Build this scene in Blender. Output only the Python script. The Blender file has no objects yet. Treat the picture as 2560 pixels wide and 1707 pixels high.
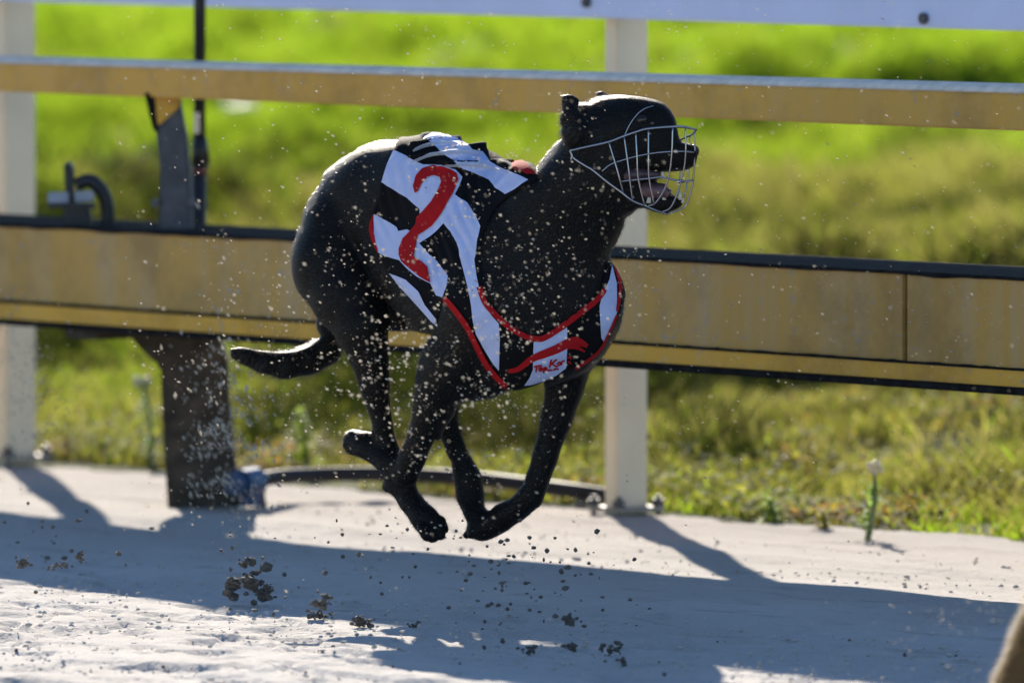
import bpy, bmesh, math, random
import numpy as np
from mathutils import Vector, Matrix
from mathutils.bvhtree import BVHTree
from mathutils.geometry import delaunay_2d_cdt

random.seed(7)
RNG = np.random.default_rng(11)
S = bpy.context.scene
COL = S.collection

# ------------------------------------------------------------------ camera
FPX = 27000.0                        # focal length measured in pixels of a 2560 px wide frame
CAM_H = 1.55
PITCH = math.atan((853.5 + 610.0) / FPX)
cam_d = bpy.data.cameras.new('camera')
cam_d.sensor_width = 36.0
cam_d.lens = FPX / 2560.0 * 36.0
cam_d.clip_start = 0.5
cam_d.clip_end = 3000
cam = bpy.data.objects.new('camera', cam_d)
COL.objects.link(cam)
cam.location = (0, 0, CAM_H)
cam.rotation_euler = (math.pi / 2 - PITCH, 0, 0)
S.camera = cam
cam_d.dof.use_dof = True
cam_d.dof.focus_distance = 19.4
cam_d.dof.aperture_fstop = 4.0
cam_d.dof.aperture_blades = 9

# ------------------------------------------------------------------ sky, sun, exposure
SUN_EL = math.radians(25.3)
SUN_AZ = math.atan(0.124)            # left of straight behind the fence
w = bpy.data.worlds.new('World')
S.world = w
w.use_nodes = True
nt = w.node_tree
nt.nodes.clear()
sky = nt.nodes.new('ShaderNodeTexSky')
sky.sky_type = 'NISHITA'
sky.sun_disc = False
sky.sun_elevation = SUN_EL
sky.sun_rotation = -SUN_AZ
sky.altitude = 0
sky.air_density = 1.0
sky.dust_density = 0.05
sky.ozone_density = 4.5
bg = nt.nodes.new('ShaderNodeBackground')
bg.inputs['Strength'].default_value = 0.088
wo = nt.nodes.new('ShaderNodeOutputWorld')
nt.links.new(sky.outputs[0], bg.inputs[0])
nt.links.new(bg.outputs[0], wo.inputs[0])

sun_d = bpy.data.lights.new('sun', 'SUN')
sun_d.energy = 5.0
sun_d.angle = math.radians(0.55)
sun_d.color = (1.0, 0.90, 0.76)
sun = bpy.data.objects.new('sun', sun_d)
COL.objects.link(sun)
to_sun = Vector((-math.sin(SUN_AZ) * math.cos(SUN_EL), math.cos(SUN_AZ) * math.cos(SUN_EL), math.sin(SUN_EL)))
sun.rotation_euler = to_sun.to_track_quat('Z', 'Y').to_euler()
sun.location = (-2, 30, 12)

S.view_settings.view_transform = 'Standard'
S.view_settings.look = 'None'
S.view_settings.exposure = 1.22
S.view_settings.gamma = 1.0
S.view_settings.use_curve_mapping = False
S.render.engine = 'CYCLES'
S.cycles.max_bounces = 8

# ------------------------------------------------------------------ measuring helpers
CP, SP = math.cos(PITCH), math.sin(PITCH)
def ray(u, v):
    x, y = (u - 1280.0) / FPX, (853.5 - v) / FPX
    return np.array([x, CP + y * SP, -SP + y * CP])
def at(u, v, Y):
    r = ray(u, v)
    return Vector(r * (Y / r[1])) + Vector((0, 0, CAM_H))
def ground(u, v, z=0.0):
    r = ray(u, v)
    return Vector(r * ((z - CAM_H) / r[2])) + Vector((0, 0, CAM_H))
def project(P):
    P = np.asarray(P, dtype=np.float64)
    x, y, z = P[..., 0], P[..., 1], P[..., 2] - CAM_H
    fw = y * CP - z * SP
    up = y * SP + z * CP
    return 1280 + FPX * x / fw, 853.5 - FPX * up / fw
R_DIR = Vector((0.634, -0.773, 0)).normalized()      # along the rails, towards the right
N_DIR = Vector((-0.773, -0.634, 0)).normalized()     # across them, towards the track

# ------------------------------------------------------------------ scene helpers
def empty(name, loc, label, cat, group=None):
    o = bpy.data.objects.new(name, None)
    o.empty_display_size = 0.1
    COL.objects.link(o)
    o.location = loc
    tag(o, label, cat, group)
    return o
def tag(o, label=None, cat=None, group=None, kind=None):
    if label: o['label'] = label
    if cat: o['category'] = cat
    if group: o['group'] = group
    if kind: o['kind'] = kind
    return o
def link_mesh(name, me, mat=None, parent=None, label=None, smooth=False):
    o = bpy.data.objects.new(name, me)
    COL.objects.link(o)
    if mat is not None:
        me.materials.append(mat)
    if parent is not None:
        o.parent = parent
        q = parent
        off = Vector((0, 0, 0))
        while q is not None:
            off += q.location
            q = q.parent
        o.location = -off                # meshes are written in world coordinates
    if smooth:
        for p in me.polygons: p.use_smooth = True
    if label: o['label'] = label
    return o
def mesh_from(name, verts, faces):
    me = bpy.data.meshes.new(name)
    me.from_pydata([tuple(map(float, v)) for v in verts], [], [tuple(map(int, f)) for f in faces])
    me.update()
    return me
def fast_mesh(name, V, F, col=None):
    """numpy mesh: V (n,3), F (m,k)"""
    me = bpy.data.meshes.new(name)
    n, (m, k) = len(V), F.shape
    me.vertices.add(n); me.vertices.foreach_set('co', np.ascontiguousarray(V, np.float32).ravel())
    me.loops.add(m * k); me.loops.foreach_set('vertex_index', np.ascontiguousarray(F, np.int32).ravel())
    me.polygons.add(m)
    me.polygons.foreach_set('loop_start', np.arange(0, m * k, k, dtype=np.int32))
    if col is not None:
        a = me.attributes.new('tint', 'FLOAT_COLOR', 'POINT')
        c = np.ones((n, 4), np.float32); c[:, :3] = col
        a.data.foreach_set('color', c.ravel())
    me.update(calc_edges=True)
    me.validate()
    return me

class MB:
    """collects boxes, prisms and tubes; build() links them as one mesh"""
    def __init__(s): s.v, s.f = [], []
    def add(s, vs, fs):
        b = len(s.v); s.v += [tuple(x) for x in vs]; s.f += [tuple(i + b for i in f) for f in fs]; return s
    def box(s, c, ax, ay, az, hx, hy, hz):
        c = Vector(c)
        vs = [c + ax * (hx * i) + ay * (hy * j) + az * (hz * k) for i in (-1, 1) for j in (-1, 1) for k in (-1, 1)]
        return s.add(vs, [(0,1,3,2),(4,6,7,5),(0,4,5,1),(2,3,7,6),(0,2,6,4),(1,5,7,3)])
    def sweep(s, prof, pts, X, Z=Vector((0, 0, 1)), cap=True):
        """closed profile [(a,b)] in the X,Z plane carried through pts"""
        n = len(prof); vs = []
        for p in pts:
            vs += [Vector(p) + X * a + Z * b for a, b in prof]
        fs = []
        for i in range(len(pts) - 1):
            for j in range(n):
                k = (j + 1) % n
                fs.append((i*n+j, i*n+k, (i+1)*n+k, (i+1)*n+j))
        if cap:
            fs.append(tuple(range(n - 1, -1, -1))); fs.append(tuple((len(pts)-1)*n + j for j in range(n)))
        return s.add(vs, fs)
    def tube(s, pts, r, n=8, cap=True):
        pts = [Vector(p) for p in pts]
        rs = r if isinstance(r, (list, tuple)) else [r] * len(pts)
        vs, fs = [], []
        up = Vector((0.13, 0.21, 0.97))
        for i, p in enumerate(pts):
            t = (pts[min(i+1, len(pts)-1)] - pts[max(i-1, 0)]).normalized()
            if abs(t.dot(up)) > 0.93: up = Vector((0.9, -0.3, 0.2))
            a = t.cross(up).normalized(); b = t.cross(a)
            vs += [p + a * (rs[i] * math.cos(q)) + b * (rs[i] * math.sin(q)) for q in [2*math.pi*k/n for k in range(n)]]
        for i in range(len(pts) - 1):
            for j in range(n):
                k = (j + 1) % n
                fs.append((i*n+j, i*n+k, (i+1)*n+k, (i+1)*n+j))
        if cap:
            fs.append(tuple(range(n-1, -1, -1))); fs.append(tuple((len(pts)-1)*n + j for j in range(n)))
        return s.add(vs, fs)
    def lump(s, c, r, seed, sx=1, sy=1, sz=1, sub=1):
        bm = bmesh.new(); bmesh.ops.create_icosphere(bm, subdivisions=sub, radius=1)
        rr = random.Random(seed); vs = []
        for v in bm.verts:
            k = r * rr.uniform(0.62, 1.2)
            vs.append(Vector(c) + Vector((v.co.x*sx, v.co.y*sy, v.co.z*sz)) * k)
        fs = [tuple(v.index for v in f.verts) for f in bm.faces]
        bm.free(); return s.add(vs, fs)
    def build(s, name, mat=None, parent=None, label=None, bevel=0, smooth=False):
        me = mesh_from(name, s.v, s.f)
        bm = bmesh.new(); bm.from_mesh(me)
        bmesh.ops.recalc_face_normals(bm, faces=bm.faces[:])
        if bevel:
            es = [e for e in bm.edges if len(e.link_faces) == 2 and e.calc_face_angle(0) > 0.6]
            bmesh.ops.bevel(bm, geom=es, offset=bevel, segments=2, affect='EDGES', clamp_overlap=True)
        bm.to_mesh(me); bm.free()
        return link_mesh(name, me, mat, parent, label, smooth)
def catmull(pts, n=6):
    P = [Vector(p) for p in pts]
    if len(P) < 3: return P
    P = [P[0]*2-P[1]] + P + [P[-1]*2-P[-2]]
    out = []
    for i in range(1, len(P) - 2):
        for k in range(n):
            t = k / n
            out.append(0.5*((2*P[i]) + (P[i+1]-P[i-1])*t + (2*P[i-1]-5*P[i]+4*P[i+1]-P[i+2])*t*t + (3*P[i]-P[i-1]-3*P[i+1]+P[i+2])*t**3))
    out.append(P[-2])
    return out

# value noise in numpy
_tab = np.random.default_rng(5).random((256, 256)).astype(np.float32)
def vnoise(x, y):
    xi, yi = np.floor(x).astype(int), np.floor(y).astype(int)
    fx, fy = x - xi, y - yi
    fx, fy = fx*fx*(3-2*fx), fy*fy*(3-2*fy)
    a = _tab[xi & 255, yi & 255]; b = _tab[(xi+1) & 255, yi & 255]
    c = _tab[xi & 255, (yi+1) & 255]; d = _tab[(xi+1) & 255, (yi+1) & 255]
    return (a*(1-fx)+b*fx)*(1-fy) + (c*(1-fx)+d*fx)*fy
def fbm(x, y, o=4):
    s, a, t = 0, 1.0, 0
    for i in range(o):
        s = s + a * vnoise(x * 2**i + 17*i, y * 2**i + 31*i); t += a; a *= 0.5
    return s / t

# ------------------------------------------------------------------ materials
class NT:
    def __init__(s, name):
        s.m = bpy.data.materials.new(name); s.m.use_nodes = True
        s.t = s.m.node_tree; s.b = s.t.nodes['Principled BSDF']; s.out = s.t.nodes['Material Output']
    def n(s, typ, **kw):
        x = s.t.nodes.new(typ)
        for k, v in kw.items():
            if k in x.inputs.keys(): x.inputs[k].default_value = v
            else: setattr(x, k, v)
        return x
    def l(s, a, b): s.t.links.new(a, b)
    def set(s, **kw):
        for k, v in kw.items():
            k = k.replace('_', ' ')
            s.b.inputs[k].default_value = v
        return s
    def coord(s, scale=(1, 1, 1), rot=(0, 0, 0)):
        g = s.n('ShaderNodeNewGeometry'); mp = s.n('ShaderNodeMapping')
        mp.inputs['Scale'].default_value = scale; mp.inputs['Rotation'].default_value = rot
        s.l(g.outputs['Position'], mp.inputs['Vector']); return mp.outputs[0]
    def noise(s, vec, scale, detail=5, rough=0.6):
        x = s.n('ShaderNodeTexNoise'); x.inputs['Scale'].default_value = scale
        x.inputs['Detail'].default_value = detail; x.inputs['Roughness'].default_value = rough
        s.l(vec, x.inputs['Vector']); return x.outputs['Fac']
    def ramp(s, fac, stops):
        x = s.n('ShaderNodeValToRGB'); e = x.color_ramp.elements
        while len(e) < len(stops): e.new(0.5)
        for k, (p, c) in enumerate(stops):
            e[k].position = p; e[k].color = (*c, 1) if len(c) == 3 else c
        s.l(fac, x.inputs[0]); return x.outputs[0]
    def mix(s, fac, a, b, blend='MIX'):
        x = s.n('ShaderNodeMix', data_type='RGBA', blend_type=blend)
        for val, idx in ((fac, 0), (a, 6), (b, 7)):
            if hasattr(val, 'is_linked'): s.l(val, x.inputs[idx])
            else: x.inputs[idx].default_value = val if idx == 0 else (*val, 1)
        return x.outputs[2]
    def bump(s, h, strength, dist):
        x = s.n('ShaderNodeBump'); x.inputs['Strength'].default_value = strength; x.inputs['Distance'].default_value = dist
        s.l(h, x.inputs['Height']); s.l(x.outputs[0], s.b.inputs['Normal']); return x
    def base(s, c): s.l(c, s.b.inputs['Base Color'])
    def translucent(s, col, amt):
        tr = s.n('ShaderNodeBsdfTranslucent'); mx = s.n('ShaderNodeMixShader'); mx.inputs[0].default_value = amt
        if hasattr(col, 'is_linked'): s.l(col, tr.inputs[0])
        else: tr.inputs[0].default_value = (*col, 1)
        s.l(s.b.outputs[0], mx.inputs[1]); s.l(tr.outputs[0], mx.inputs[2]); s.l(mx.outputs[0], s.out.inputs[0])
        return s

def plain(name, col, rough=0.6, metal=0.0, var=0.25, scale=20, bump=0.0, spec=0.5, bscale=None):
    t = NT(name); v = t.coord()
    f = t.noise(v, scale)
    lo = tuple(c * (1 - var) for c in col); hi = tuple(min(1, c * (1 + var)) for c in col)
    t.base(t.ramp(f, [(0.3, lo), (0.7, hi)]))
    t.set(Roughness=rough, Metallic=metal, Specular_IOR_Level=spec)
    if bump: t.bump(t.noise(v, bscale or scale * 4), bump, 0.003)
    return t.m

M = {}
# sand of the track: pale, harrowed along the rails
t = NT('track_sand'); ang = math.atan2(R_DIR.y, R_DIR.x)
v1 = t.coord(); v2 = t.coord((1, 1, 1), (0, 0, -ang))
mp = t.n('ShaderNodeMapping'); mp.inputs['Scale'].default_value = (2.2, 5, 1); t.l(v2, mp.inputs[0])
streak = t.noise(mp.outputs[0], 2.2, 6); grain = t.noise(v1, 380, 3); blot = t.noise(v1, 1.6, 4)
c = t.ramp(blot, [(0.3, (0.415, 0.385, 0.358)), (0.7, (0.50, 0.473, 0.445))])
c = t.mix(t.ramp(streak, [(0.34, (0.8, 0.8, 0.8)), (0.46, (0, 0, 0))]), c, (0.33, 0.30, 0.27))
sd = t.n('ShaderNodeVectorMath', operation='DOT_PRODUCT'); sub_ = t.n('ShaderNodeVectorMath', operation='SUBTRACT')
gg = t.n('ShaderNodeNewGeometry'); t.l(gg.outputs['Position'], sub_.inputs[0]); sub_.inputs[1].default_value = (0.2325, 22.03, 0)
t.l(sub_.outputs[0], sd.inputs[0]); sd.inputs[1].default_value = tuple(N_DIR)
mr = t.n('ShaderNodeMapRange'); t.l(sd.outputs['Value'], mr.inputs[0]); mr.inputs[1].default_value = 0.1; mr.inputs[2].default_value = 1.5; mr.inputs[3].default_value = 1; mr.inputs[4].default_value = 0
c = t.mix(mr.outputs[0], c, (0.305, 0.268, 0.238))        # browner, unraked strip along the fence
c = t.mix(0.25, c, t.ramp(grain, [(0.3, (0.2, 0.18, 0.16)), (0.7, (0.7, 0.68, 0.64))]))
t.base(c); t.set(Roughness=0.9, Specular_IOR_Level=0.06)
hh = t.n('ShaderNodeMath', operation='ADD'); t.l(streak, hh.inputs[0]); t.l(t.noise(v1, 70, 5, 0.7), hh.inputs[1])
t.bump(hh.outputs[0], 0.8, 0.007); M['sand'] = t.m

# soil under the grass
t = NT('grass_soil'); v = t.coord(); f = t.noise(v, 1.3, 5)
t.base(t.ramp(f, [(0.35, (0.035, 0.05, 0.014)), (0.6, (0.075, 0.075, 0.026))])); t.set(Roughness=0.95, Specular_IOR_Level=0.1)
t.bump(t.noise(v, 9, 5), 1.0, 0.05); M['soil'] = t.m

def leafy(name, amt=0.55, rough=0.7, spec=0.06):
    t = NT(name); a = t.n('ShaderNodeAttribute', attribute_name='tint')
    t.base(a.outputs['Color']); t.set(Roughness=rough, Specular_IOR_Level=spec)
    g = t.mix(1.0, a.outputs['Color'], (2.1, 2.15, 1.0), 'MULTIPLY')
    t.translucent(g, amt); return t.m
M['grass'] = leafy('grass_blades'); M['tussock'] = leafy('tussock_blades', 0.16); M['weed'] = leafy('weed_leaves', 0.5)

def rail_paint(name, base, face_lo=None, rust=True, pale=0.5):
    """weathered yellow-brown paint with grey scuffs and rust runs"""
    t = NT(name); v = t.coord(); vz = t.coord((16, 16, 1.3))
    runs = t.noise(vz, 1.0, 6); blot = t.noise(v, 3.5, 7, 0.72); fine = t.noise(v, 42, 4, 0.7)
    c = t.mix(t.ramp(runs, [(0.42, (0, 0, 0)), (0.68, (pale, pale, pale))]), base, (0.47, 0.34, 0.215))
    c = t.mix(t.ramp(blot, [(0.46, (0, 0, 0)), (0.66, (0.75, 0.75, 0.75))]), c, tuple(x * 0.55 for x in base))
    c = t.mix(t.ramp(fine, [(0.62, (0, 0, 0)), (0.70, (0.8, 0.8, 0.8))]), c, (0.26, 0.25, 0.26))
    t.base(c); t.set(Roughness=0.48, Specular_IOR_Level=0.4)
    t.bump(fine, 0.15, 0.002); return t.m
M['tan'] = rail_paint('tan_rail_paint', (0.54, 0.29, 0.048))
M['tan2'] = rail_paint('upper_rail_paint', (0.64, 0.325, 0.035), pale=0.2)
M['yellow'] = rail_paint('yellow_flange_paint', (0.74, 0.37, 0.02), pale=0.15)
M['zinc'] = plain('grey_zinc', (0.76, 0.63, 0.50), 0.6, 0.0, 0.2, 30, 0.2)
M['rust'] = plain('dark_rust', (0.018, 0.017, 0.017), 0.95, 0, 0.5, 40, 0.6, spec=0.04)
M['postdark'] = plain('tarry_post', (0.055, 0.043, 0.031), 0.9, 0, 0.6, 25, 0.7)
M['plate'] = plain('dull_steel_plate', (0.075, 0.075, 0.08), 0.6, 0.1, 0.4, 18, 0.5)
M['plate2'] = plain('worn_pale_bar', (0.26, 0.29, 0.35), 0.5)
M['black'] = plain('black_plastic', (0.012, 0.012, 0.014), 0.5, 0, 0.3, 30, 0.3)
M['redtape'] = plain('faded_red_tape', (0.16, 0.05, 0.05), 0.6)
M['cream'] = plain('cream_post_paint', (0.78, 0.68, 0.50), 0.6, 0, 0.08, 6, 0.12, bscale=60)
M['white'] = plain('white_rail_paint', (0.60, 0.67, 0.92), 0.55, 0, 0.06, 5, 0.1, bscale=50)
M['bolt'] = plain('bolt_steel', (0.09, 0.09, 0.10), 0.5, 0.6)
M['pipe'] = plain('black_poly_pipe', (0.020, 0.021, 0.026), 0.6, 0, 0.3, 30, spec=0.18)
M['bluefit'] = plain('blue_fitting', (0.022, 0.060, 0.15), 0.45, 0, 0.2, 30)
M['litter'] = plain('pale_litter', (0.62, 0.60, 0.52), 0.6, 0, 0.15, 25)
M['paleplate'] = plain('pale_base_plate', (0.30, 0.28, 0.25), 0.6, 0, 0.2, 20, 0.3)

# dog
def coat(name, col, tip, rough=0.42, sheen=0.6, spec=0.5):
    t = NT(name); v = t.coord(); vs = t.coord((60, 60, 25))
    f = t.noise(vs, 6, 4)
    t.base(t.ramp(f, [(0.3, col), (0.75, tip)]))
    t.set(Roughness=rough, Specular_IOR_Level=spec, Sheen_Weight=sheen, Sheen_Roughness=0.35)
    t.b.inputs['Sheen Tint'].default_value = (1, 0.9, 0.78, 1)
    t.bump(f, 0.35, 0.003); return t
M['coat'] = coat('black_coat', (0.0040, 0.0037, 0.0035), (0.008, 0.0072, 0.0066), 0.55, 0.03, 0.13).m
M['fur'] = coat('black_fur', (0.008, 0.0072, 0.0066), (0.018, 0.0155, 0.0135), 0.30, 0.0, 0.6).translucent((0.26, 0.21, 0.16), 0.28).m
M['fawn'] = coat('fawn_coat', (0.085, 0.046, 0.015), (0.13, 0.075, 0.028), 0.6, 0.1, 0.2).m
M['fawnfur'] = coat('fawn_fur', (0.10, 0.055, 0.022), (0.15, 0.088, 0.04), 0.4, 0.0, 0.1).translucent((0.98, 0.82, 0.55), 0.6).m
def cloth(name, col, tr=0.15, trc=None):
    t = NT(name); v = t.coord(); f = t.noise(v, 30, 4); wv = t.noise(v, 420, 2)
    t.base(t.ramp(f, [(0.3, tuple(x * 0.88 for x in col)), (0.7, col)]))
    t.set(Roughness=0.8, Specular_IOR_Level=0.10)
    h = t.n('ShaderNodeMath', operation='ADD'); t.l(f, h.inputs[0]); t.l(wv, h.inputs[1])
    t.bump(h.outputs[0], 0.35, 0.002)
    if tr: t.translucent(trc or col, tr)
    return t.m
M['jblack'] = cloth('black_jacket_cloth', (0.006, 0.006, 0.0075), 0)
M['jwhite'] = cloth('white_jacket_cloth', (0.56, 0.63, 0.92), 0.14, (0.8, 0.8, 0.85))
M['jfold'] = cloth('sunlit_fold_cloth', (0.66, 0.68, 0.74), 0.6, (0.93, 0.92, 0.90))  # paler, more translucent copy of the white cloth, painting in sunlit fold highlights
M['jred'] = cloth('red_jacket_cloth', (0.42, 0.012, 0.016), 0.12)
M['wire'] = plain('muzzle_wire', (0.30, 0.30, 0.32), 0.16, 0.9, 0.1, 60)
M['gum'] = plain('mouth_gum', (0.055, 0.028, 0.032), 0.3, 0, 0.4, 60)
M['tongue'] = plain('tongue_pink', (0.11, 0.055, 0.06), 0.35, 0, 0.3, 60)
M['tooth'] = plain('tooth_ivory', (0.62, 0.58, 0.47), 0.3, 0, 0.1, 60)
M['eye'] = plain('dark_eye', (0.012, 0.008, 0.006), 0.05, 0, 0.2, 50)
M['nose'] = plain('wet_nose', (0.010, 0.010, 0.011), 0.16, 0, 0.3, 300, 0.4)
t = NT('sand_grains'); t.set(Base_Color=(0.50, 0.465, 0.40, 1), Roughness=0.8); t.translucent((0.88, 0.82, 0.72), 0.5); M['grain'] = t.m
M['clod'] = plain('damp_clod', (0.10, 0.088, 0.075), 0.85, 0, 0.4, 120, 0.8)

# ------------------------------------------------------------------ setting: track, bank
FENCE0 = ground(1565, 1290)           # foot of the fence post right of the dog
FENCE1 = ground(40, 1160)
RAIL0 = ground(490, 1265)             # foot of the lure rail's dark post
def st(P):                            # s along the rails, q behind the fence line
    d = np.asarray(P) - np.array(FENCE0)
    return d[..., 0]*R_DIR.x + d[..., 1]*R_DIR.y, -(d[..., 0]*N_DIR.x + d[..., 1]*N_DIR.y)
def bank(x, y):
    s = (x-FENCE0.x)*R_DIR.x + (y-FENCE0.y)*R_DIR.y
    q = -((x-FENCE0.x)*N_DIR.x + (y-FENCE0.y)*N_DIR.y)
    k = np.clip(q - 1.5, 0, None)
    rise = 0.078*np.sqrt(k*k + 1.0) - 0.078
    rise = np.where(rise > 2.2, 2.2 + (rise-2.2)*0.05, rise)
    m = (fbm(s*0.55+40, q*0.42+9, 3)-0.5)*0.45*np.clip(1.35-q/12, 0.35, 1) * np.clip((q-0.8)/3, 0, 1) + ((fbm(s*1.5+8, q*1.3+70, 3)-0.5)*0.30 + (fbm(s*4.2, q*3.4+20, 2)-0.5)*0.17)*np.clip((q-0.3)/2.0, 0, 1)
    return -0.012 + rise + m
def axis(a, b, step, lo, hi, n=14):
    mid = np.arange(a, b + step/2, step)
    L = a - (np.geomspace(step, a-lo+step, n)[::-1]-step)[:-1]; H = b + (np.geomspace(step, hi-b+step, n)-step)[1:]
    return np.concatenate([L, mid, H])
def sheet(ss, qs, zf):
    A, B = np.meshgrid(ss, qs, indexing='ij')
    X = FENCE0.x + A*R_DIR.x - B*N_DIR.x; Y = FENCE0.y + A*R_DIR.y - B*N_DIR.y
    Z = zf(A, B, X, Y)
    V = np.stack([X, Y, Z], -1).reshape(-1, 3)
    n, m = A.shape; i = np.arange(n*m).reshape(n, m)
    F = np.stack([i[:-1, :-1], i[:-1, 1:], i[1:, 1:], i[1:, :-1]], -1).reshape(-1, 4)
    return V, F
V, F = sheet(axis(-14, 10, 0.14, -900, 900, 12), axis(-0.3, 26, 0.14, -0.5, 1500, 12), lambda a, b, x, y: bank(x, y))
F = F[:, ::-1] if True else F
o = link_mesh('grass_bank', fast_mesh('grass_bank', V, F), M['soil'], smooth=True); tag(o, kind='structure')
def sand_z(a, b, x, y):
    t_ = -b
    fine = np.clip(1 - np.abs(a)/9, 0, 1)
    z = (fbm(a*0.7+3, t_*2.6, 3)-0.5)*0.030 + (fbm(a*1.6, t_*11+5, 3)-0.5)*0.012*fine
    g = fbm(a*5.5+11, t_*10, 4); g2 = fbm(a*15+3, t_*22, 3)
    near = fine*np.clip((t_-1.2)/2.2, 0.10, 1)
    z = z - 0.018*np.clip((g-0.56)/0.04, 0, 1)*near - 0.008*np.clip((g2-0.56)/0.04, 0, 1)*near + 0.004*(fbm(a*26, t_*26, 2)-0.5)*near   # scuffs and paw marks
    e = t_ + 0.05 + (fbm(a*3.1, t_*0+2, 4)-0.5)*0.26                         # ragged edge by the fence
    return z + 0.004 - 0.09*np.clip(-e/0.16, 0, 1)
V, F = sheet(axis(-3.2, 4.4, 0.0125, -300, 300, 12), axis(-4.9, 0.30, 0.0115, -300, 0.34, 12)[:], sand_z)
o = link_mesh('sand_track', fast_mesh('sand_track', V, F[:, ::-1]), M['sand'], smooth=True); tag(o, kind='structure')

# ------------------------------------------------------------------ grass
def blades(P, hgt, wid, tint, lean=0.5, seg=3):
    """P (n,3) roots -> curved blades as quads+tip, returned as V, F(tri), C"""
    n = len(P); az = RNG.random(n)*2*np.pi; face = RNG.random(n)*np.pi
    ln = hgt * lean * (0.4 + RNG.random(n))
    D = np.stack([np.cos(az), np.sin(az), np.zeros(n)], -1); W = np.stack([np.cos(face), np.sin(face), np.zeros(n)], -1)
    rows = []
    for k in range(seg + 1):
        f = k/seg
        c = P + D*(ln*f*f)[:, None] + np.array([0, 0, 1.0])*(hgt*(f - 0.22*f*f*lean))[:, None]
        ww = wid*(1-f**1.6)*0.5
        if k < seg: rows += [c - W*ww[:, None], c + W*ww[:, None]]
        else: rows += [c]
    V = np.stack(rows, 1); m = V.shape[1]
    tri = []
    for k in range(seg - 1): a = 2*k; tri += [(a, a+1, a+3), (a, a+3, a+2)]
    a = 2*(seg-1); tri.append((a, a+1, a+2))
    F = (np.arange(n)[:, None, None]*m + np.array(tri)[None]).reshape(-1, 3)
    C = np.repeat(tint[:, None, :], m, 1).reshape(-1, 3)
    return V.reshape(-1, 3), F, C
def scatter(n, slo, shi, qlo, qhi, power=1.0):
    a = slo + RNG.random(n)*(shi-slo); b = qlo + (RNG.random(n)**power)*(qhi-qlo)
    x = FENCE0.x + a*R_DIR.x - b*N_DIR.x; y = FENCE0.y + a*R_DIR.y - b*N_DIR.y
    return a, b, x, y
def in_view(x, y, mar=0.9):
    return np.abs(x) < (1280/FPX*y + mar)
NB = 470000
x = (RNG.random(NB*2)-0.5); yy = 21.0 + (RNG.random(NB*2)**1.25)*24
x = x*2*(1280/FPX*yy + 1.6)
s_, q_ = st(np.stack([x, yy, x*0], -1))
keep = (q_ > 0.16 + 0.14*fbm(s_*3.1, s_*0, 3))
# tufts: thin the blades between clumps
den = fbm(x*3.2+5, yy*1.6+3, 3)
keep &= (RNG.random(len(x)) < np.clip((den-0.30)*3.4, 0.08, 1))
x, yy, s_, q_ = x[keep][:NB], yy[keep][:NB], s_[keep][:NB], q_[keep][:NB]
n = len(x)
lush = 1 + 0.58*np.clip((q_-5)/7, 0, 1)
tall = np.clip((q_-0.4)/2.2, 0, 1)
hg = np.clip(0.30 + 0.55*q_, 0.3, 1)*(0.045 + 0.075*RNG.random(n) + 0.07*(fbm(x*1.1, yy*0.7+8, 3))*tall) * (0.6 + 0.9*fbm(x*2.6, yy*1.2, 2))
pal_g = np.array([[0.090, 0.150, 0.013], [0.118, 0.175, 0.017], [0.145, 0.185, 0.025]])
pal_d = np.array([[0.140, 0.134, 0.050], [0.105, 0.112, 0.030], [0.165, 0.148, 0.088]])
dry = fbm(x*0.55+20, yy*0.30+4, 4)
dryness = np.clip((dry-0.47)*4.5 + 0.9*np.clip(1-(q_-0.9)/7.5, 0, 1), 0.04, 0.93)
isd = RNG.random(n) < dryness
tint = lush[:, None]*np.where(isd[:, None], pal_d[RNG.integers(0, 3, n)], pal_g[RNG.integers(0, 3, n)]) * (0.7 + 0.6*RNG.random(n))[:, None]
P = np.stack([x, yy, bank(x, yy)-0.01], -1)
V, F, C = blades(P, hg, 0.006 + 0.006*RNG.random(n), tint, 0.7, 2)
o = link_mesh('grass', fast_mesh('grass', V, F, C), M['grass']); tag(o, kind='stuff')

# dense tussocks of thick dark leaves, colour darkened further for clump shade
tx, ty, tq = [], [], []
while len(tx) < 330:
    yy_ = 22 + 20*RNG.random()**1.2; xx_ = (RNG.random()*2-1)*(1280/FPX*yy_ + 0.5); qq_ = st(np.array([xx_, yy_, 0]))[1]
    if 0.7 < qq_ < 5.5 and fbm(np.array(xx_*1.1+9), np.array(yy_*0.5+2), 2) > 0.50: tx.append(xx_); ty.append(yy_); tq.append(qq_)
def on_bank(u, v):
    r = ray(u, v); Yt = 21.0
    while Yt < 60:
        if CAM_H + r[2]*Yt/r[1] < float(bank(np.array(r[0]*Yt/r[1]), np.array(Yt))): break
        Yt += 0.05
    return r[0]*Yt/r[1], Yt
rad0 = list(0.06 + 0.17*RNG.random(len(tx))); big0 = list(0.07 + 0.13*RNG.random(len(tx)))
for u, v, r_, h_ in ((200,520,.22,.30),(300,490,.15,.16),(110,420,.12,.14),(1640,595,.20,.14),(1850,565,.28,.14),(2350,605,.30,.16),(2500,560,.2,.14),(1660,1060,.13,.20),(1930,1045,.2,.17),(2150,1025,.18,.17),(2330,1030,.16,.16),
                     (2500,965,.15,.15),(640,430,.2,.12),(820,440,.3,.12),(1000,395,.3,.10),(560,480,.15,.15),(1750,980,.12,.12),(620,1060,.12,.10),(2420,1010,.18,.16)):
    for k_ in range(4):
        a_, b_ = on_bank(u, v); tx.append(a_ + RNG.normal(0, r_*.6)); ty.append(b_ + RNG.normal(0, r_*.6)); rad0.append(r_*.7); big0.append(h_)
tx, ty = map(np.array, (tx, ty)); K = 170
rad = np.repeat(rad0, K); big = np.repeat(big0, K)
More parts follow.
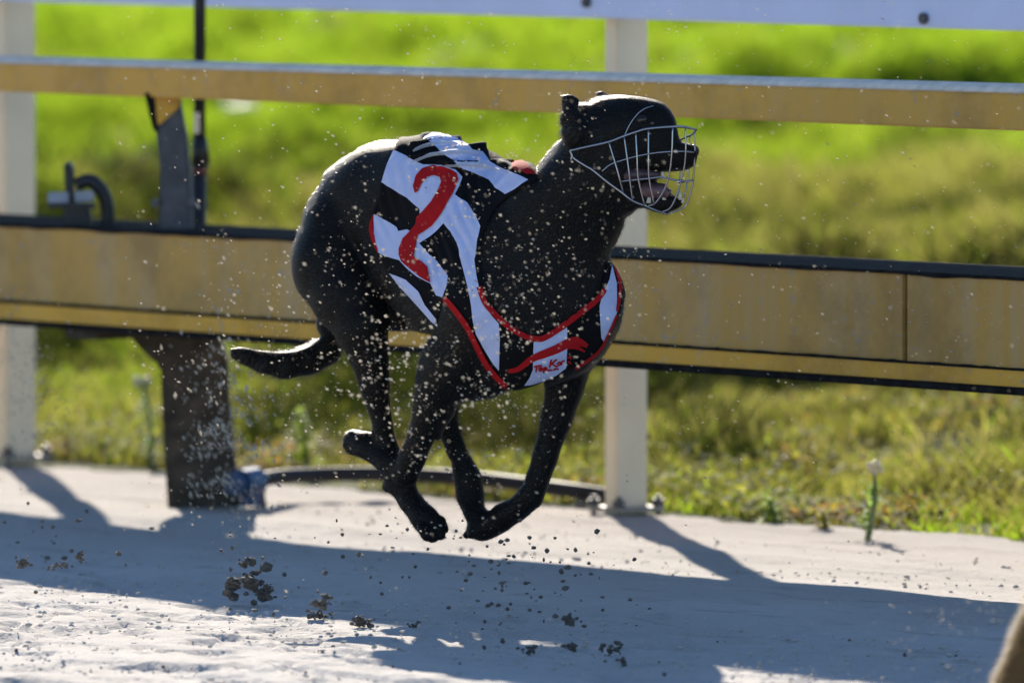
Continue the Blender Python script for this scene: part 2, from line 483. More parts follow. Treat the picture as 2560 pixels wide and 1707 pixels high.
an = RNG.random(len(rad))*6.283; rr_ = np.sqrt(RNG.random(len(rad)))
x = np.repeat(tx, K) + np.cos(an)*rr_*rad*1.5; yy = np.repeat(ty, K) + np.sin(an)*rr_*rad
pal_t = np.array([[0.040, 0.052, 0.012], [0.052, 0.058, 0.016], [0.070, 0.066, 0.026]])
C_t = np.where(st(np.stack([x, yy, 0*x], -1))[1] > 5, 1.9, 1.0)[:, None]*pal_t[np.repeat(RNG.integers(0, 3, len(tx)), K)]*(0.6+0.6*RNG.random(len(rad)))[:, None]
V, F, C = blades(np.stack([x, yy, bank(x, yy)-0.01], -1), big*(1.05-0.6*rr_**2)*(0.7+0.5*RNG.random(len(rad))), 0.007+0.006*RNG.random(len(rad)), C_t, 0.45)
o = link_mesh('grass_tussocks', fast_mesh('grass_tussocks', V, F, C), M['tussock']); tag(o, kind='stuff')

# low weeds along the edge of the sand: round little leaves, green to orange
n = 30000
a, b, x, y = scatter(n*2, -2.6, 3.4, 0.12, 2.6, 1.5)
k = in_view(x, y) & (b > 0.10 + 0.2*fbm(a*3.1, a*0, 3)) & (fbm(a*3.0+7, b*3.5, 3) > 0.42)
a, b, x, y = a[k][:n], b[k][:n], x[k][:n], y[k][:n]; n = len(x)
pal = np.array([[0.12, 0.14, 0.03], [0.15, 0.145, 0.04], [0.09, 0.10, 0.035], [0.17, 0.125, 0.04], [0.16, 0.09, 0.055], [0.14, 0.115, 0.07]])
ci = np.where(fbm(a*1.7+2, b*1.7, 2) > 0.5, RNG.integers(0, 3, n), RNG.integers(1, 6, n))
C = pal[ci]*(0.7+0.6*RNG.random(n))[:, None]
h = 0.012 + RNG.random(n)*0.075*np.clip(0.35 + b*0.8, 0, 1)*(0.4+fbm(a*5, b*5, 2))
L = 0.006 + 0.009*RNG.random(n)
az = RNG.random(n)*6.283; el = (RNG.random(n)-0.2)*1.2
D = np.stack([np.cos(az)*np.cos(el), np.sin(az)*np.cos(el), np.sin(el)], -1); Wd = np.stack([-np.sin(az), np.cos(az), 0*az], -1)
c0 = np.stack([x, y, bank(x, y)+h], -1)
V = np.stack([c0-D*L[:, None], c0-Wd*L[:, None]*0.55, c0+D*L[:, None], c0+Wd*L[:, None]*0.55], 1).reshape(-1, 3)
F = np.arange(n*4).reshape(n, 4)
o = link_mesh('ground_weeds', fast_mesh('ground_weeds', V, F, np.repeat(C, 4, 0)), M['weed']); tag(o, kind='stuff')

def weed_plant(u, vb, vt, label, col, flower=None, nleaf=44, wpx=66, dist=None):
    p = ground(u, vb)
    if dist: p = at(u, vb, dist)
    p.z = float(bank(np.array(p.x), np.array(p.y)))
    h = (vb - vt) * p.y / FPX; wd = wpx * p.y / FPX
    r = random.Random(int(u))
    root = empty('weed_plant', p, label, 'plant')
    top = p + Vector((r.uniform(-.02, .02) , 0, h))
    st_ = catmull([p, p.lerp(top, .5) + Vector((.008, 0, 0)), top], 4)
    MB().tube(st_, [0.007 - 0.004*i/len(st_) for i in range(len(st_))], 6).build('stem', plain('weed_stem', (0.16, 0.19, 0.08)), root, smooth=True)
    V, F, C = [], [], []
    for i in range(nleaf):
        f = r.uniform(0.08, 0.98); c = p.lerp(top, f); a = r.uniform(0, 6.283); e = r.uniform(0.1, 0.9)
        Ln = wd*r.uniform(0.55, 1.0)*(1.15-0.6*f)
        d = Vector((math.cos(a)*math.cos(e), math.sin(a)*math.cos(e), math.sin(e))); w_ = d.cross(Vector((0, 0, 1))).normalized()*Ln*0.16
        b = len(V); m1 = c + d*Ln*.5 + Vector((0, 0, .003)); tip = c + d*Ln - Vector((0, 0, Ln*.25))
        V += [c, m1 - w_, tip, m1 + w_]; F.append((b, b+1, b+2, b+3)); kk = r.uniform(.75, 1.25); C += [tuple(x*kk for x in col)]*4
    link_mesh('leaf', fast_mesh('leaf', np.array([tuple(v) for v in V]), np.array(F), np.array(C)), M['weed'], root)['kind'] = 'stuff'
    if flower:
        fb = MB()
        for i in range(9): fb.lump(top + Vector((r.uniform(-1, 1), r.uniform(-1, 1), r.uniform(-1.2, .4)))*0.013, 0.010, i+int(u))
        fb.build('flower_head', plain('pale_flower', flower, 0.7), root, smooth=True)
weed_plant(2165, 1352, 1140, 'tall weed with a cream flower head at the sand edge right of the fence post', (0.13, 0.20, 0.09), (0.62, 0.56, 0.40))
weed_plant(1935, 1312, 1228, 'short leafy pale green weed at the sand edge, between fence post and tall flowering weed', (0.16, 0.22, 0.07), None, 50, 80)
weed_plant(378, 1162, 930, 'tall pale green weed just left of the dark rail post', (0.15, 0.24, 0.13), (0.40, 0.42, 0.28), 60, 56)
weed_plant(765, 1175, 1015, 'bushy yellow green weed right of the dark post, above the black pipe', (0.16, 0.21, 0.05), None, 70, 80)
weed_plant(2050, 1330, 1262, 'small low weed at the sand edge just left of the tall flowering weed', (0.18, 0.16, 0.05), None, 36, 60)

# pale litter caught in the grass
def litter(u, v, Y, wpx, hpx, label, name='litter_scrap', depth=0.05):
    c = at(u, v, Y); sc = Y/FPX
    mb = MB(); X = Vector((1, 0, 0.03)).normalized(); Yv = Vector((0, 1, 0)); Z = Vector((-0.03, 0, 1)).normalized()
    pts = [c + X*(wpx*sc*0.5*f) + Z*(0.006*math.sin(5*f)) for f in (-1, -.4, .3, 1)]
    h = hpx*sc*0.5
    mb.sweep([(-depth/2, -h*.7), (depth/2, -h), (depth/2, h), (-depth/2, h*.8)], pts, Yv, Z)
    o = mb.build(name, M['litter'], None, bevel=0.003); tag(o, label, 'litter')
litter(602, 270, 33, 84, 24, 'pale board fragment lying in the grass below the upper rail', 'board_fragment', 0.12)
litter(1833, 1085, 24.3, 66, 36, 'crumpled whitish scrap in the dry grass right of the fence post')

# ------------------------------------------------------------------ outer fence (cream posts, white rail)
def on_line(P0, D, u):                # point of a ground line seen in image column u
    k = (u - 1280.0)/FPX
    # x = k * (depth); depth approx y*CP - z*SP with z = -CAM_H
    a0, b0 = P0.x - k*(P0.y*CP + CAM_H*SP), D.x - k*D.y*CP
    return P0 + D*(-a0/b0)
FD = (FENCE0 - FENCE1).normalized()
FN = Vector((FD.y, -FD.x, 0)); FN = -FN if FN.dot(Vector((0, -1, 0))) < 0 else FN
ZV = Vector((0, 0, 1))
span = (FENCE0 - FENCE1).length
fence = empty('outer_fence', FENCE0, 'cream posted fence with a white top board behind the yellow brown lure rail', 'fence')
for i in range(-2, 3):
    b = FENCE0 + FD*(span*-i)
    if not -3.6 < b.x < 3.6: continue
    post = MB().box(b + ZV*0.815, FD, FN, ZV, 0.0195, 0.0425, 0.835).build('post', M['cream'], fence, bevel=0.004)
    bp = MB().box(b + ZV*0.016, FD, FN, ZV, 0.054, 0.060, 0.005)
    bp.build('base_plate', M['paleplate'], post, bevel=0.002)
    for sx in (-1, 1):
        for sy in (-1, 1):
            q = b + FD*(0.040*sx) + FN*(0.052*sy)
            MB().tube([q + ZV*0.0, q + ZV*0.044], 0.006, 8).tube([q + ZV*0.022, q + ZV*0.036], 0.013, 6).build('anchor_bolt', M['bolt'], post)
zb0 = 1.017
bl, br = FENCE0 - FD*5.2 + FN*0.045, FENCE0 + FD*4.2 + FN*0.045
vs = []
for b, zt in ((bl, 1.56), (br, 2.15)):
    vs += [b + ZV*zb0, b + FN*0.036 + ZV*zb0, b + FN*0.036 + ZV*zt, b + ZV*zt]
rail = MB().add(vs, [(0,1,2,3),(7,6,5,4),(0,4,5,1),(1,5,6,2),(2,6,7,3),(3,7,4,0)]).build('white_board', M['white'], fence, bevel=0.004)
for u, v in ((1467, 6), (2308, 47), (622, -22)):
    p = on_line(FENCE0 + FN*0.083, FD, u); zz = at(u, v, p.y).z
    q = Vector((p.x, p.y, zz))
    MB().tube([q - FN*0.002, q + FN*0.007], 0.0115, 8).build('rail_bolt', M['bolt'], rail)

# ------------------------------------------------------------------ lure rail
LD = R_DIR
def lure_z(u, v, off=0.0):
    p = on_line(RAIL0 + N_DIR*off, LD, u)
    return Vector((p.x, p.y, at(u, v, p.y).z))
lure = empty('lure_rail', RAIL0, 'weathered yellow brown lure rail with deep beam and thinner upper rail on dark post', 'rail')
def run(off, v0, v1, ext=1.6):        # points of a rail edge through (0,v0) and (2560,v1), carried on past the frame
    a, b = lure_z(0, v0, off), lure_z(2560, v1, off)
    return a + (a-b)*ext*0.5, b + (b-a)*ext*0.5
def strip(name, mat, off, top, bot, depth, bevel=0.003, rag=None, u0=-9000, u1=9000, parent=None):
    """rail member whose visible face spans image heights top=(v at u=0, v at u=2560) to bot, front face at offset off"""
    A, B = run(off, *top); C, D = run(off, *bot)
    L = (B-A).length; n = 1 if rag is None else int(L/0.022)
    mb = MB(); pts = []; N = N_DIR
    prof_v, fs = [], []
    rr = random.Random(len(name)+int(off*1000))
    f0 = max(0, (u0)/9000) if False else 0
    for i in range(n+1):
        f = i/n; t_, b_ = A.lerp(B, f), C.lerp(D, f)
        if rag: b_ = b_ - ZV*(rag*(max(0, float(fbm(np.array(f*L*9.0), np.array(off*7+1.5), 4))-0.42)*5)); t_ = t_ + ZV*(0.15*rag*rr.random())
        prof_v += [t_, b_, b_ - N*depth, t_ - N*depth]
    for i in range(n):
        k = 4*i
        for j in range(4): fs.append((k+j, k+(j+1) % 4, k+4+(j+1) % 4, k+4+j))
    fs += [(0, 1, 2, 3), (4*n+3, 4*n+2, 4*n+1, 4*n)]
    mb.add(prof_v, fs)
    return mb.build(name, mat, parent or lure, bevel=bevel if not rag else 0)
BD = 0.27
BO = 0.31                             # the beam hangs on the track side of its post
def panel(name, ua, ub, va, vb, off, depth, mat, parent):
    pass
# the beam in two lengths that butt at a joint
A, B = run(BO, 562, 699); C, D = run(BO, 752, 925)
jp = on_line(RAIL0 + N_DIR*BO, LD, 2262); fj = (jp - Vector((A.x, A.y, 0))).length / (Vector((B.x, B.y, 0)) - Vector((A.x, A.y, 0))).length
for f0, f1, z in ((0, fj-0.0006, 0), (fj+0.0006, 1, 0.002)):
    vs = []
    for f in (f0, f1):
        t_, b_ = A.lerp(B, f) + N_DIR*z, C.lerp(D, f) + N_DIR*z
        vs += [t_, b_, b_ - N_DIR*BD, t_ - N_DIR*BD]
    MB().add(vs, [(0,4,5,1),(1,5,6,2),(2,6,7,3),(3,7,4,0),(0,1,2,3),(7,6,5,4)]).build('beam', M['tan'], lure, bevel=0.003)
strip('beam_top_edge', M['rust'], BO+0.006, (558, 694), (564, 701), BD+0.02, rag=0.0022)
strip('rust_seam', M['rust'], BO+0.012, (751, 924), (758, 933), 0.02, rag=0.017)
strip('lower_flange', M['yellow'], BO+0.016, (757, 929), (799, 972), BD+0.01)
strip('beam_bottom_edge', M['rust'], BO+0.021, (797, 970), (812, 990), BD+0.005)
# upper rail with a rounded grey top
A, B = run(BO-0.05, 142, 212); C, D = run(BO-0.05, 229, 328)
def uprail(f, w0, w1):
    return A.lerp(B, f)
h0 = (A-C).length; h1 = (B-D).length
for nm, mat, prof in (('upper_rail', M['tan2'], [(0, 0.00), (0, 0.80), (-0.010, 0.80), (-0.075, 0.80), (-0.075, 0.0)]),
                      ('upper_rail_cap', M['zinc'], [(0.001, 0.803), (-0.010, 0.93), (-0.028, 1.0), (-0.050, 1.0), (-0.074, 0.90), (-0.074, 0.803)])):
    vs = []
    for t_, b_ in ((A, C), (B, D)):
        for a_, f in prof: vs.append(b_.lerp(t_, f) + N_DIR*a_)
    n = len(prof)
    MB().add(vs, [tuple([j, (j+1) % n, n+(j+1) % n, n+j]) for j in range(n)] + [tuple(range(n)), tuple(range(2*n-1, n-1, -1))]).build(nm, mat, lure, bevel=0.003)
# dark post under the beam with a gusset on its left
def lpt(u, v, off=0.0, Y=None):
    p = on_line(RAIL0 + N_DIR*off, LD, 490); return at(u, v, Y or p.y)
Yp = RAIL0.y
X1 = Vector((1, 0, 0)); Y1 = Vector((0, 1, 0))
def extr(outline, Y, depth, name, mat, parent, bevel=0.006, noise=0):
    """flat steel/timber piece of real thickness: outline in image px at distance Y, extruded away from the camera"""
    f = [at(u, v, Y) for u, v in outline]; n = len(f)
    vs = f + [p + Vector((0, depth, 0)) for p in f]
    fs = [tuple(range(n)), tuple(range(2*n-1, n-1, -1))] + [(i, (i+1) % n, n+(i+1) % n, n+i) for i in range(n)]
    return MB().add(vs, fs).build(name, mat, parent, bevel=bevel)
extr([(402, 915), (404, 1010), (412, 1150), (420, 1285), (602, 1285), (585, 1150), (570, 1000), (566, 900), (556, 868), (540, 838), (540, 790), (330, 790), (300, 815), (322, 840), (372, 893)], Yp-0.02, 0.16, 'support_post', M['postdark'], lure, 0.008)
MB().box(at(450, 822, Yp-0.02) + N_DIR*0.11, N_DIR, R_DIR, ZV, 0.15, 0.05, 0.012).build('beam_bearer', M['postdark'], lure, bevel=0.003)
# stanchion between beam and upper rail
Yq = Yp - 0.30
extr([(388, 318), (400, 420), (398, 520), (396, 600), (482, 600), (474, 420), (466, 340), (452, 268), (448, 240), (410, 300)], Yq, 0.09, 'stanchion', M['plate'], lure, 0.005)
extr([(384, 222), (388, 318), (405, 308), (449, 268), (452, 222)], Yq-0.004, 0.05, 'painted_gusset', M['yellow'], lure, 0.003)
extr([(360, 232), (372, 285), (384, 330), (396, 330), (390, 285), (386, 232)], Yq-0.008, 0.06, 'stanchion_edge', M['rust'], lure, 0.003)
for u, v in ((388, 508), (478, 506)):
    q = at(u, v, Yq); MB().tube([q + Vector((0, -.014, 0)), q + Vector((0, .02, 0))], 0.009, 6).build('stanchion_bolt', M['bolt'], lure)

# black pole beside the stanchion
Yb = Yp + 0.02
pole = empty('marker_pole', at(500, 1275, Yb), 'thin black pole standing behind the upper rail with a thick lower sleeve', 'pole')
MB().tube([at(497, 1250, Yb), at(498, 360, Yb)], 0.0150, 14).build('sleeve', M['black'], pole, smooth=True)
MB().tube([at(499, 362, Yb), at(500, -500, Yb)], 0.0122, 14).build('shaft', M['black'], pole, smooth=True)
MB().tube([at(500, 342, Yb), at(501, 410, Yb)], [0.0135, 0.0205], 14).tube([at(501, 410, Yb), at(500, 418, Yb)], [0.0205, 0.016], 14).build('collar', M['black'], pole, smooth=True)
MB().tube([at(499, 421, Yb), at(499, 434, Yb)], 0.0165, 14).build('tape_band', M['redtape'], pole, smooth=True)
MB().box(at(492, 308, Yb-0.014), X1, Y1, ZV, 0.006, 0.002, 0.022).build('reflector', M['zinc'], pole)

# lure runner waiting on the beam at the left
Yl = lure_z(200, 560, BO).y + 0.10
car = empty('cable_roller_bracket', at(195, 575, Yl), 'black roller bracket with a pale cross bar on top of the beam at left', 'bracket')
extr([(158, 412), (164, 480), (156, 560), (148, 600), (232, 600), (228, 545), (224, 512), (186, 505), (184, 420), (172, 404)], Yl, 0.05, 'bracket_plate', M['black'], car, 0.003)
MB().box(at(146, 494, Yl-0.012), Vector((1, 0, 0.02)).normalized(), Y1, ZV, 0.0215, 0.010, 0.0105).box(at(211, 490, Yl-0.012), Vector((1, 0, 0.02)).normalized(), Y1, ZV, 0.0195, 0.010, 0.010).build('cross_bar', M['plate2'], car, bevel=0.002)
MB().box(at(180, 513, Yl-0.006), X1, Y1, ZV, 0.049, 0.008, 0.0055).build('bar_seat', M['black'], car)
arm = catmull([at(190, 462, Yl+.02), at(225, 452, Yl+.02), at(254, 478, Yl+.02), at(268, 520, Yl+.02), at(268, 600, Yl+.02)], 6)
MB().tube(arm, 0.0145, 10).build('curved_arm', M['black'], car, smooth=True)

# ------------------------------------------------------------------ water pipe on pegs
pp = [(628, 1203), (700, 1191), (800, 1186), (930, 1184), (1060, 1188), (1200, 1197), (1330, 1212), (1450, 1228), (1560, 1246)]
Ys = [22.25, 22.35, 22.45, 22.5, 22.5, 22.45, 22.35, 22.25, 22.2]
pts = catmull([at(u, v, y) for (u, v), y in zip(pp, Ys)], 8)
pipe = empty('water_pipe', ground(628, 1262), 'black curved water pipe with a blue end fitting behind the running dog', 'pipe')
MB().tube(pts, 0.0155, 14).build('pipe', M['pipe'], pipe, smooth=True)
e0 = (pts[0]-pts[1]).normalized()
MB().tube([pts[0]-e0*.02, pts[0]+e0*.05], 0.030, 12).tube([pts[0]+e0*.048, pts[0]+e0*.075], 0.022, 10).tube([pts[0], pts[0]-ZV*0.05], 0.020, 10).build('blue_fitting', M['bluefit'], pipe, smooth=False, bevel=0.003)
for u in (655, 1452, 1492):
    best = min(pts, key=lambda p: abs(project(np.array(p))[0]-u))
    b = Vector((best.x, best.y, 0.0))
    MB().tube([b - ZV*0.01, b + ZV*0.02, best], [0.015, 0.008, 0.007], 8).build('peg', M['bolt'], pipe)

# ------------------------------------------------------------------ the racing greyhound
Y0 = 19.65; SC = FPX/Y0
def dp(u, v, d): return at(u, v, Y0 + d/SC)
def rcone(P, a, b, ra, rb):
    ab = b-a; L2 = float((ab*ab).sum()) + 1e-12
    t_ = np.clip(((P-a)*ab).sum(-1)/L2, 0, 1)
    return np.linalg.norm(P - a - t_[..., None]*ab, axis=-1) - (ra + (rb-ra)*t_)
def poly_sd(poly, U, Vv):
    p = np.array(poly, float); q = np.roll(p, -1, 0)
    d2 = np.full(U.shape, 1e18); ins = np.zeros(U.shape, bool)
    for (x0, y0), (x1, y1) in zip(p, q):
        ex, ey = x1-x0, y1-y0; wx, wy = U-x0, Vv-y0
        t_ = np.clip((wx*ex+wy*ey)/(ex*ex+ey*ey+1e-9), 0, 1)
        d2 = np.minimum(d2, (wx-t_*ex)**2 + (wy-t_*ey)**2)
        c = ((y0 <= Vv) != (y1 <= Vv)) & (wx < ex*wy/(ey if abs(ey) > 1e-9 else 1e-9))
        ins ^= c
    d = np.sqrt(d2); return np.where(ins, -d, d)
def smin(a, b, k):
    h = np.clip(k - np.abs(a-b), 0, None)/k
    return np.minimum(a, b) - h*h*k*0.25
def sdf_surface(prims, vox, pt, sc, outline=None, holes=(), kk=0.012, grow=2.5, cut=()):
    """prims: (u,v,d,r, u,v,d,r, k) in px; returns V, F(quads)"""
    ends = []
    for p in prims:
        a, b = np.array(pt(*p[0:3])), np.array(pt(*p[4:7])); ends.append((a, b, p[3]/sc, p[7]/sc, p[8]/sc))
    lo = np.min([np.minimum(a-ra, b-rb) for a, b, ra, rb, k in ends], 0) - 3*vox
    hi = np.max([np.maximum(a+ra, b+rb) for a, b, ra, rb, k in ends], 0) + 3*vox
    N = np.ceil((hi-lo)/vox).astype(int) + 1
    Fd = np.full(N, 0.2, np.float32)
    ax = [lo[i] + np.arange(N[i])*vox for i in range(3)]
    for a, b, ra, rb, k in ends:
        m = max(ra, rb) + k + 2*vox
        i0 = np.maximum(0, np.floor((np.minimum(a, b)-m-lo)/vox).astype(int)); i1 = np.minimum(N, np.ceil((np.maximum(a, b)+m-lo)/vox).astype(int)+1)
        sl = tuple(slice(i0[i], i1[i]) for i in range(3))
        G = np.stack(np.meshgrid(*[ax[i][sl[i]] for i in range(3)], indexing='ij'), -1)
        Fd[sl] = smin(Fd[sl], rcone(G, a, b, ra, rb).astype(np.float32), k)
    if outline is not None:
        us = np.arange(500, 1820, 3.0); vs = np.arange(180, 1420, 3.0)
        U, Vv = np.meshgrid(us, vs, indexing='ij')
        T = poly_sd(outline, U, Vv)
        for h in holes: T = np.maximum(T, -poly_sd(h, U, Vv))
        T = (T - grow)/sc
        idx = np.argwhere(Fd < 0.03)
        Pw = lo + idx*vox
        pu, pv = project(Pw)
        fu = np.clip((pu-us[0])/3.0, 0, len(us)-1.001); fv = np.clip((pv-vs[0])/3.0, 0, len(vs)-1.001)
        iu, iv = fu.astype(int), fv.astype(int); fu -= iu; fv -= iv
        c = T[iu, iv]*(1-fu)*(1-fv) + T[iu+1, iv]*fu*(1-fv) + T[iu, iv+1]*(1-fu)*fv + T[iu+1, iv+1]*fu*fv
        o_ = Fd[tuple(idx.T)]
        w_ = np.clip((800-pv)/90, 0, 1)*np.clip((1560-pu)/60, 0, 1)*(1-np.clip((pu-1360)/40, 0, 1)*np.clip((375-pv)/30, 0, 1))
        Fd[tuple(idx.T)] = -smin(-o_, -(c - w_*5.5/sc).astype(np.float32), (kk + w_*0.022).astype(np.float32))
    for p in cut:
        a, b = np.array(pt(*p[0:3])), np.array(pt(*p[4:7])); m = max(p[3], p[7])/sc + 3*vox
        i0 = np.maximum(0, np.floor((np.minimum(a, b)-m-lo)/vox).astype(int)); i1 = np.minimum(N, np.ceil((np.maximum(a, b)+m-lo)/vox).astype(int)+1)
        sl = tuple(slice(i0[i], i1[i]) for i in range(3))
        G = np.stack(np.meshgrid(*[ax[i][sl[i]] for i in range(3)], indexing='ij'), -1)
        Fd[sl] = -smin(-Fd[sl], rcone(G, a, b, p[3]/sc, p[7]/sc).astype(np.float32), 4/sc)
    # naive surface nets
    s0 = Fd < 0
    cnt = np.zeros(N-1, np.int8)
    cor = [(i, j, k) for i in (0, 1) for j in (0, 1) for k in (0, 1)]
    for i, j, k in cor: cnt += s0[i:N[0]-1+i, j:N[1]-1+j, k:N[2]-1+k]
    act = np.argwhere((cnt > 0) & (cnt < 8))
    ids = np.full(N-1, -1, np.int64); ids[tuple(act.T)] = np.arange(len(act))
    val = np.stack([Fd[act[:, 0]+i, act[:, 1]+j, act[:, 2]+k] for i, j, k in cor], 1)
    acc = np.zeros((len(act), 3)); nn = np.zeros(len(act))
    for e0 in range(8):
        for e1 in range(e0+1, 8):
            df = np.abs(np.array(cor[e0])-np.array(cor[e1]))
            if df.sum() != 1: continue
            a, b = val[:, e0], val[:, e1]; x_ = (a < 0) != (b < 0)
            t_ = np.where(x_, a/np.where(x_, a-b, 1), 0)[:, None]
            acc += np.where(x_[:, None], np.array(cor[e0])*(1-t_) + np.array(cor[e1])*t_, 0); nn += x_
    V = lo + (act + acc/nn[:, None])*vox
    quads = []
    for axn in range(3):
        o1, o2 = [(1, 2), (2, 0), (0, 1)][axn]
        A = s0; sh = [slice(None)]*3; sh2 = [slice(None)]*3
        sh[axn] = slice(0, -1); sh2[axn] = slice(1, None)
        cr = A[tuple(sh)] != A[tuple(sh2)]
        e = np.argwhere(cr); ok = (e[:, o1] > 0) & (e[:, o2] > 0) & (e[:, o1] < N[o1]-1) & (e[:, o2] < N[o2]-1); e = e[ok]
        flip = A[tuple(e.T)]
        d1 = np.zeros(3, int); d1[o1] = 1; d2 = np.zeros(3, int); d2[o2] = 1
        q = np.stack([ids[tuple((e-d1-d2).T)], ids[tuple((e-d2).T)], ids[tuple(e.T)], ids[tuple((e-d1).T)]], 1)
        q[~flip] = q[~flip][:, ::-1]
        quads.append(q)
    return V, np.concatenate(quads)
def taubin(V, F, it=4):
    E = np.concatenate([F[:, [0, 1]], F[:, [1, 2]], F[:, [2, 3]], F[:, [3, 0]]]); E = np.concatenate([E, E[:, ::-1]])
    dg = np.bincount(E[:, 0], minlength=len(V))[:, None]
    for i in range(it):
        for lam in (0.5, -0.52):
            m = np.stack([np.bincount(E[:, 0], V[E[:, 1], c], len(V)) for c in range(3)], 1)/np.maximum(dg, 1)
            V = V + lam*(m-V)
    return V

OUT = [(723,635),(728,613),(744,581),(758,568),(766,530),(785,498),(808,466),(820,437),(849,408),(884,383),(922,359),(961,348),(999,345),(1024,348),(1056,341),(1088,337),(1126,339),(1152,350),(1177,352),(1206,361),(1241,380),(1270,399),(1297,406),(1323,420),(1339,438),
 (1368,397),(1390,368),(1412,346),(1403,330),(1409,314),(1396,308),(1399,295),(1409,279),(1403,256),(1399,244),(1409,237),(1431,237),(1447,244),(1450,255),(1476,260),(1490,247),(1488,236),(1497,226),(1510,227),(1518,234),(1546,236),(1578,242),(1616,245),(1639,249),(1661,260),(1677,279),(1686,298),(1690,317),(1693,336),(1696,349),(1702,357),(1734,363),(1745,378),(1742,390),(1737,416),(1718,426),(1686,429),(1660,431),
 (1648,440),(1664,452),(1680,470),(1690,488),(1704,496),(1709,512),(1686,528),(1667,537),(1635,528),(1613,518),(1594,518),(1578,534),(1559,544),(1556,566),(1537,607),(1521,633),(1523,660),(1538,676),(1552,706),(1560,729),(1558,764),(1549,811),(1532,852),(1514,887),(1491,908),(1473,928),
 (1464,958),(1450,1005),(1429,1060),(1399,1130),(1390,1161),(1371,1206),(1358,1247),(1351,1263),(1326,1286),(1297,1305),(1275,1324),(1246,1340),(1221,1351),(1202,1353),(1182,1346),(1167,1351),(1154,1343),(1154,1330),(1172,1308),(1154,1273),(1141,1244),(1138,1212),(1132,1181),(1128,1152),(1109,1130),(1096,1104),(1087,1092),(1084,1098),(1068,1139),(1055,1181),(1049,1206),
 (1045,1228),(1071,1257),(1112,1292),(1125,1327),(1112,1350),(1096,1356),(1068,1359),(1055,1346),(1023,1299),(979,1251),(953,1219),(953,1184),(934,1165),(905,1145),(867,1136),(853,1117),(857,1088),(877,1069),(902,1072),(931,1074),(931,1059),(905,996),(875,916),(863,914),(825,930),(787,937),(739,947),(701,951),(672,939),(634,928),(592,909),(575,899),(575,882),(577,870),(600,863),(622,870),(672,876),(710,878),(749,872),(777,861),(808,842),(783,807),(764,777),(735,738),(728,715)]
HOLE1 = [(969,827),(1030,822),(1088,833),(1061,871),(1050,900),(1039,948),(1030,1012),(1020,1072),(999,1118),(985,1085),(974,996),(972,900)]
HOLE2 = [(1154,1005),(1168,1002),(1212,996),(1244,987),(1268,972),(1291,970),(1330,961),(1364,948),(1355,1012),(1342,1079),(1323,1165),(1310,1209),(1288,1228),(1272,1249),(1240,1251),(1226,1278),(1211,1267),(1214,1235),(1206,1193),(1189,1165),(1167,1130),(1151,1085),(1143,1043)]
Pm = []
def C_(a, b, k=30): Pm.append((*a, *b, k))
def chain(pts, k=30):
    for a, b in zip(pts, pts[1:]): C_(a, b, k)
# trunk: rump, arched loin, deep chest
chain([(862,520,235,138), (960,470,150,122), (1060,470,60,128), (1170,520,-30,140), (1270,580,-130,130)], 50)
chain([(1000,560,110,135), (1090,650,40,150), (1170,700,-40,165)], 50)
chain([(1150,560,0,140), (1180,720,-50,170), (1210,850,-80,140), (1240,920,-110,86)], 50)
chain([(1270,600,-130,150), (1300,740,-160,180), (1330,830,-185,140)], 50)
chain([(1400,640,-200,140), (1430,760,-190,128), (1420,830,-180,100)], 50)
C_((1170,900,-60,110), (1300,890,-140,92), 40)
# shoulders (muscles over the ribs)
chain([(1230,600,-190,95), (1210,760,-215,100), (1140,900,-140,72)], 34)
chain([(1430,660,-120,95), (1470,780,-105,92), (1430,890,-95,66)], 34)
# neck
chain([(1330,600,-190,150), (1400,500,-235,125), (1470,430,-275,108), (1500,370,-300,100)], 40)
C_((1480,560,-240,95), (1530,470,-290,85), 40)
C_((1270,500,-150,60), (1400,400,-240,62), 40)
# head: skull, brow, muzzle, jaw
chain([(1490,335,-310,92), (1580,320,-335,84), (1630,325,-350,70)], 30)
chain([(1560,400,-330,82), (1620,370,-350,66), (1690,385,-372,46), (1722,393,-382,30)], 24)
chain([(1640,300,-352,50), (1662,330,-358,44), (1690,372,-370,34), (1728,378,-385,20)], 20)
chain([(1540,460,-320,70), (1600,490,-345,44), (1650,505,-360,30), (1690,510,-372,20)], 22)
C_((1480,440,-290,100), (1540,430,-310,92), 30)
# ears folded back
chain([(1440,330,-375,42), (1420,285,-385,26), (1420,250,-380,18), (1440,252,-376,12)], 10)
C_((1425,325,-380,32), (1412,306,-372,18), 8)
C_((1520,258,-262,26), (1502,240,-262,16), 8)
# right hind leg (nearest the camera)
chain([(845,580,180,122), (832,660,140,112), (870,740,85,92), (905,812,45,70), (925,880,60,54), (938,960,72,42), (955,1060,88,30), (982,1165,102,31), (1000,1205,100,34)], 15)
C_((990,1200,104,28), (969,1216,118,18), 10)
chain([(1000,1205,100,32), (1030,1255,75,31), (1060,1295,48,37), (1076,1312,38,34)], 16)
for q in ((1062,1342,-8,15), (1082,1347,2,15), (1102,1338,14,15), (1114,1322,32,13)): C_((q[0]-8, q[1]-22, q[2]+8, 15), q, 2.5)
# left hind leg (far side), reaching forward under the chest
chain([(950,600,330,110), (1010,720,270,100), (1080,880,170,62), (1110,980,130,48), (1120,1050,120,34), (1150,1120,110,34), (1168,1190,105,40), (1172,1240,100,40)], 15)
C_((1168,1225,106,30), (1150,1243,116,16), 8)
chain([(1176,1240,98,36), (1188,1290,70,34), (1200,1320,52,34)], 14)
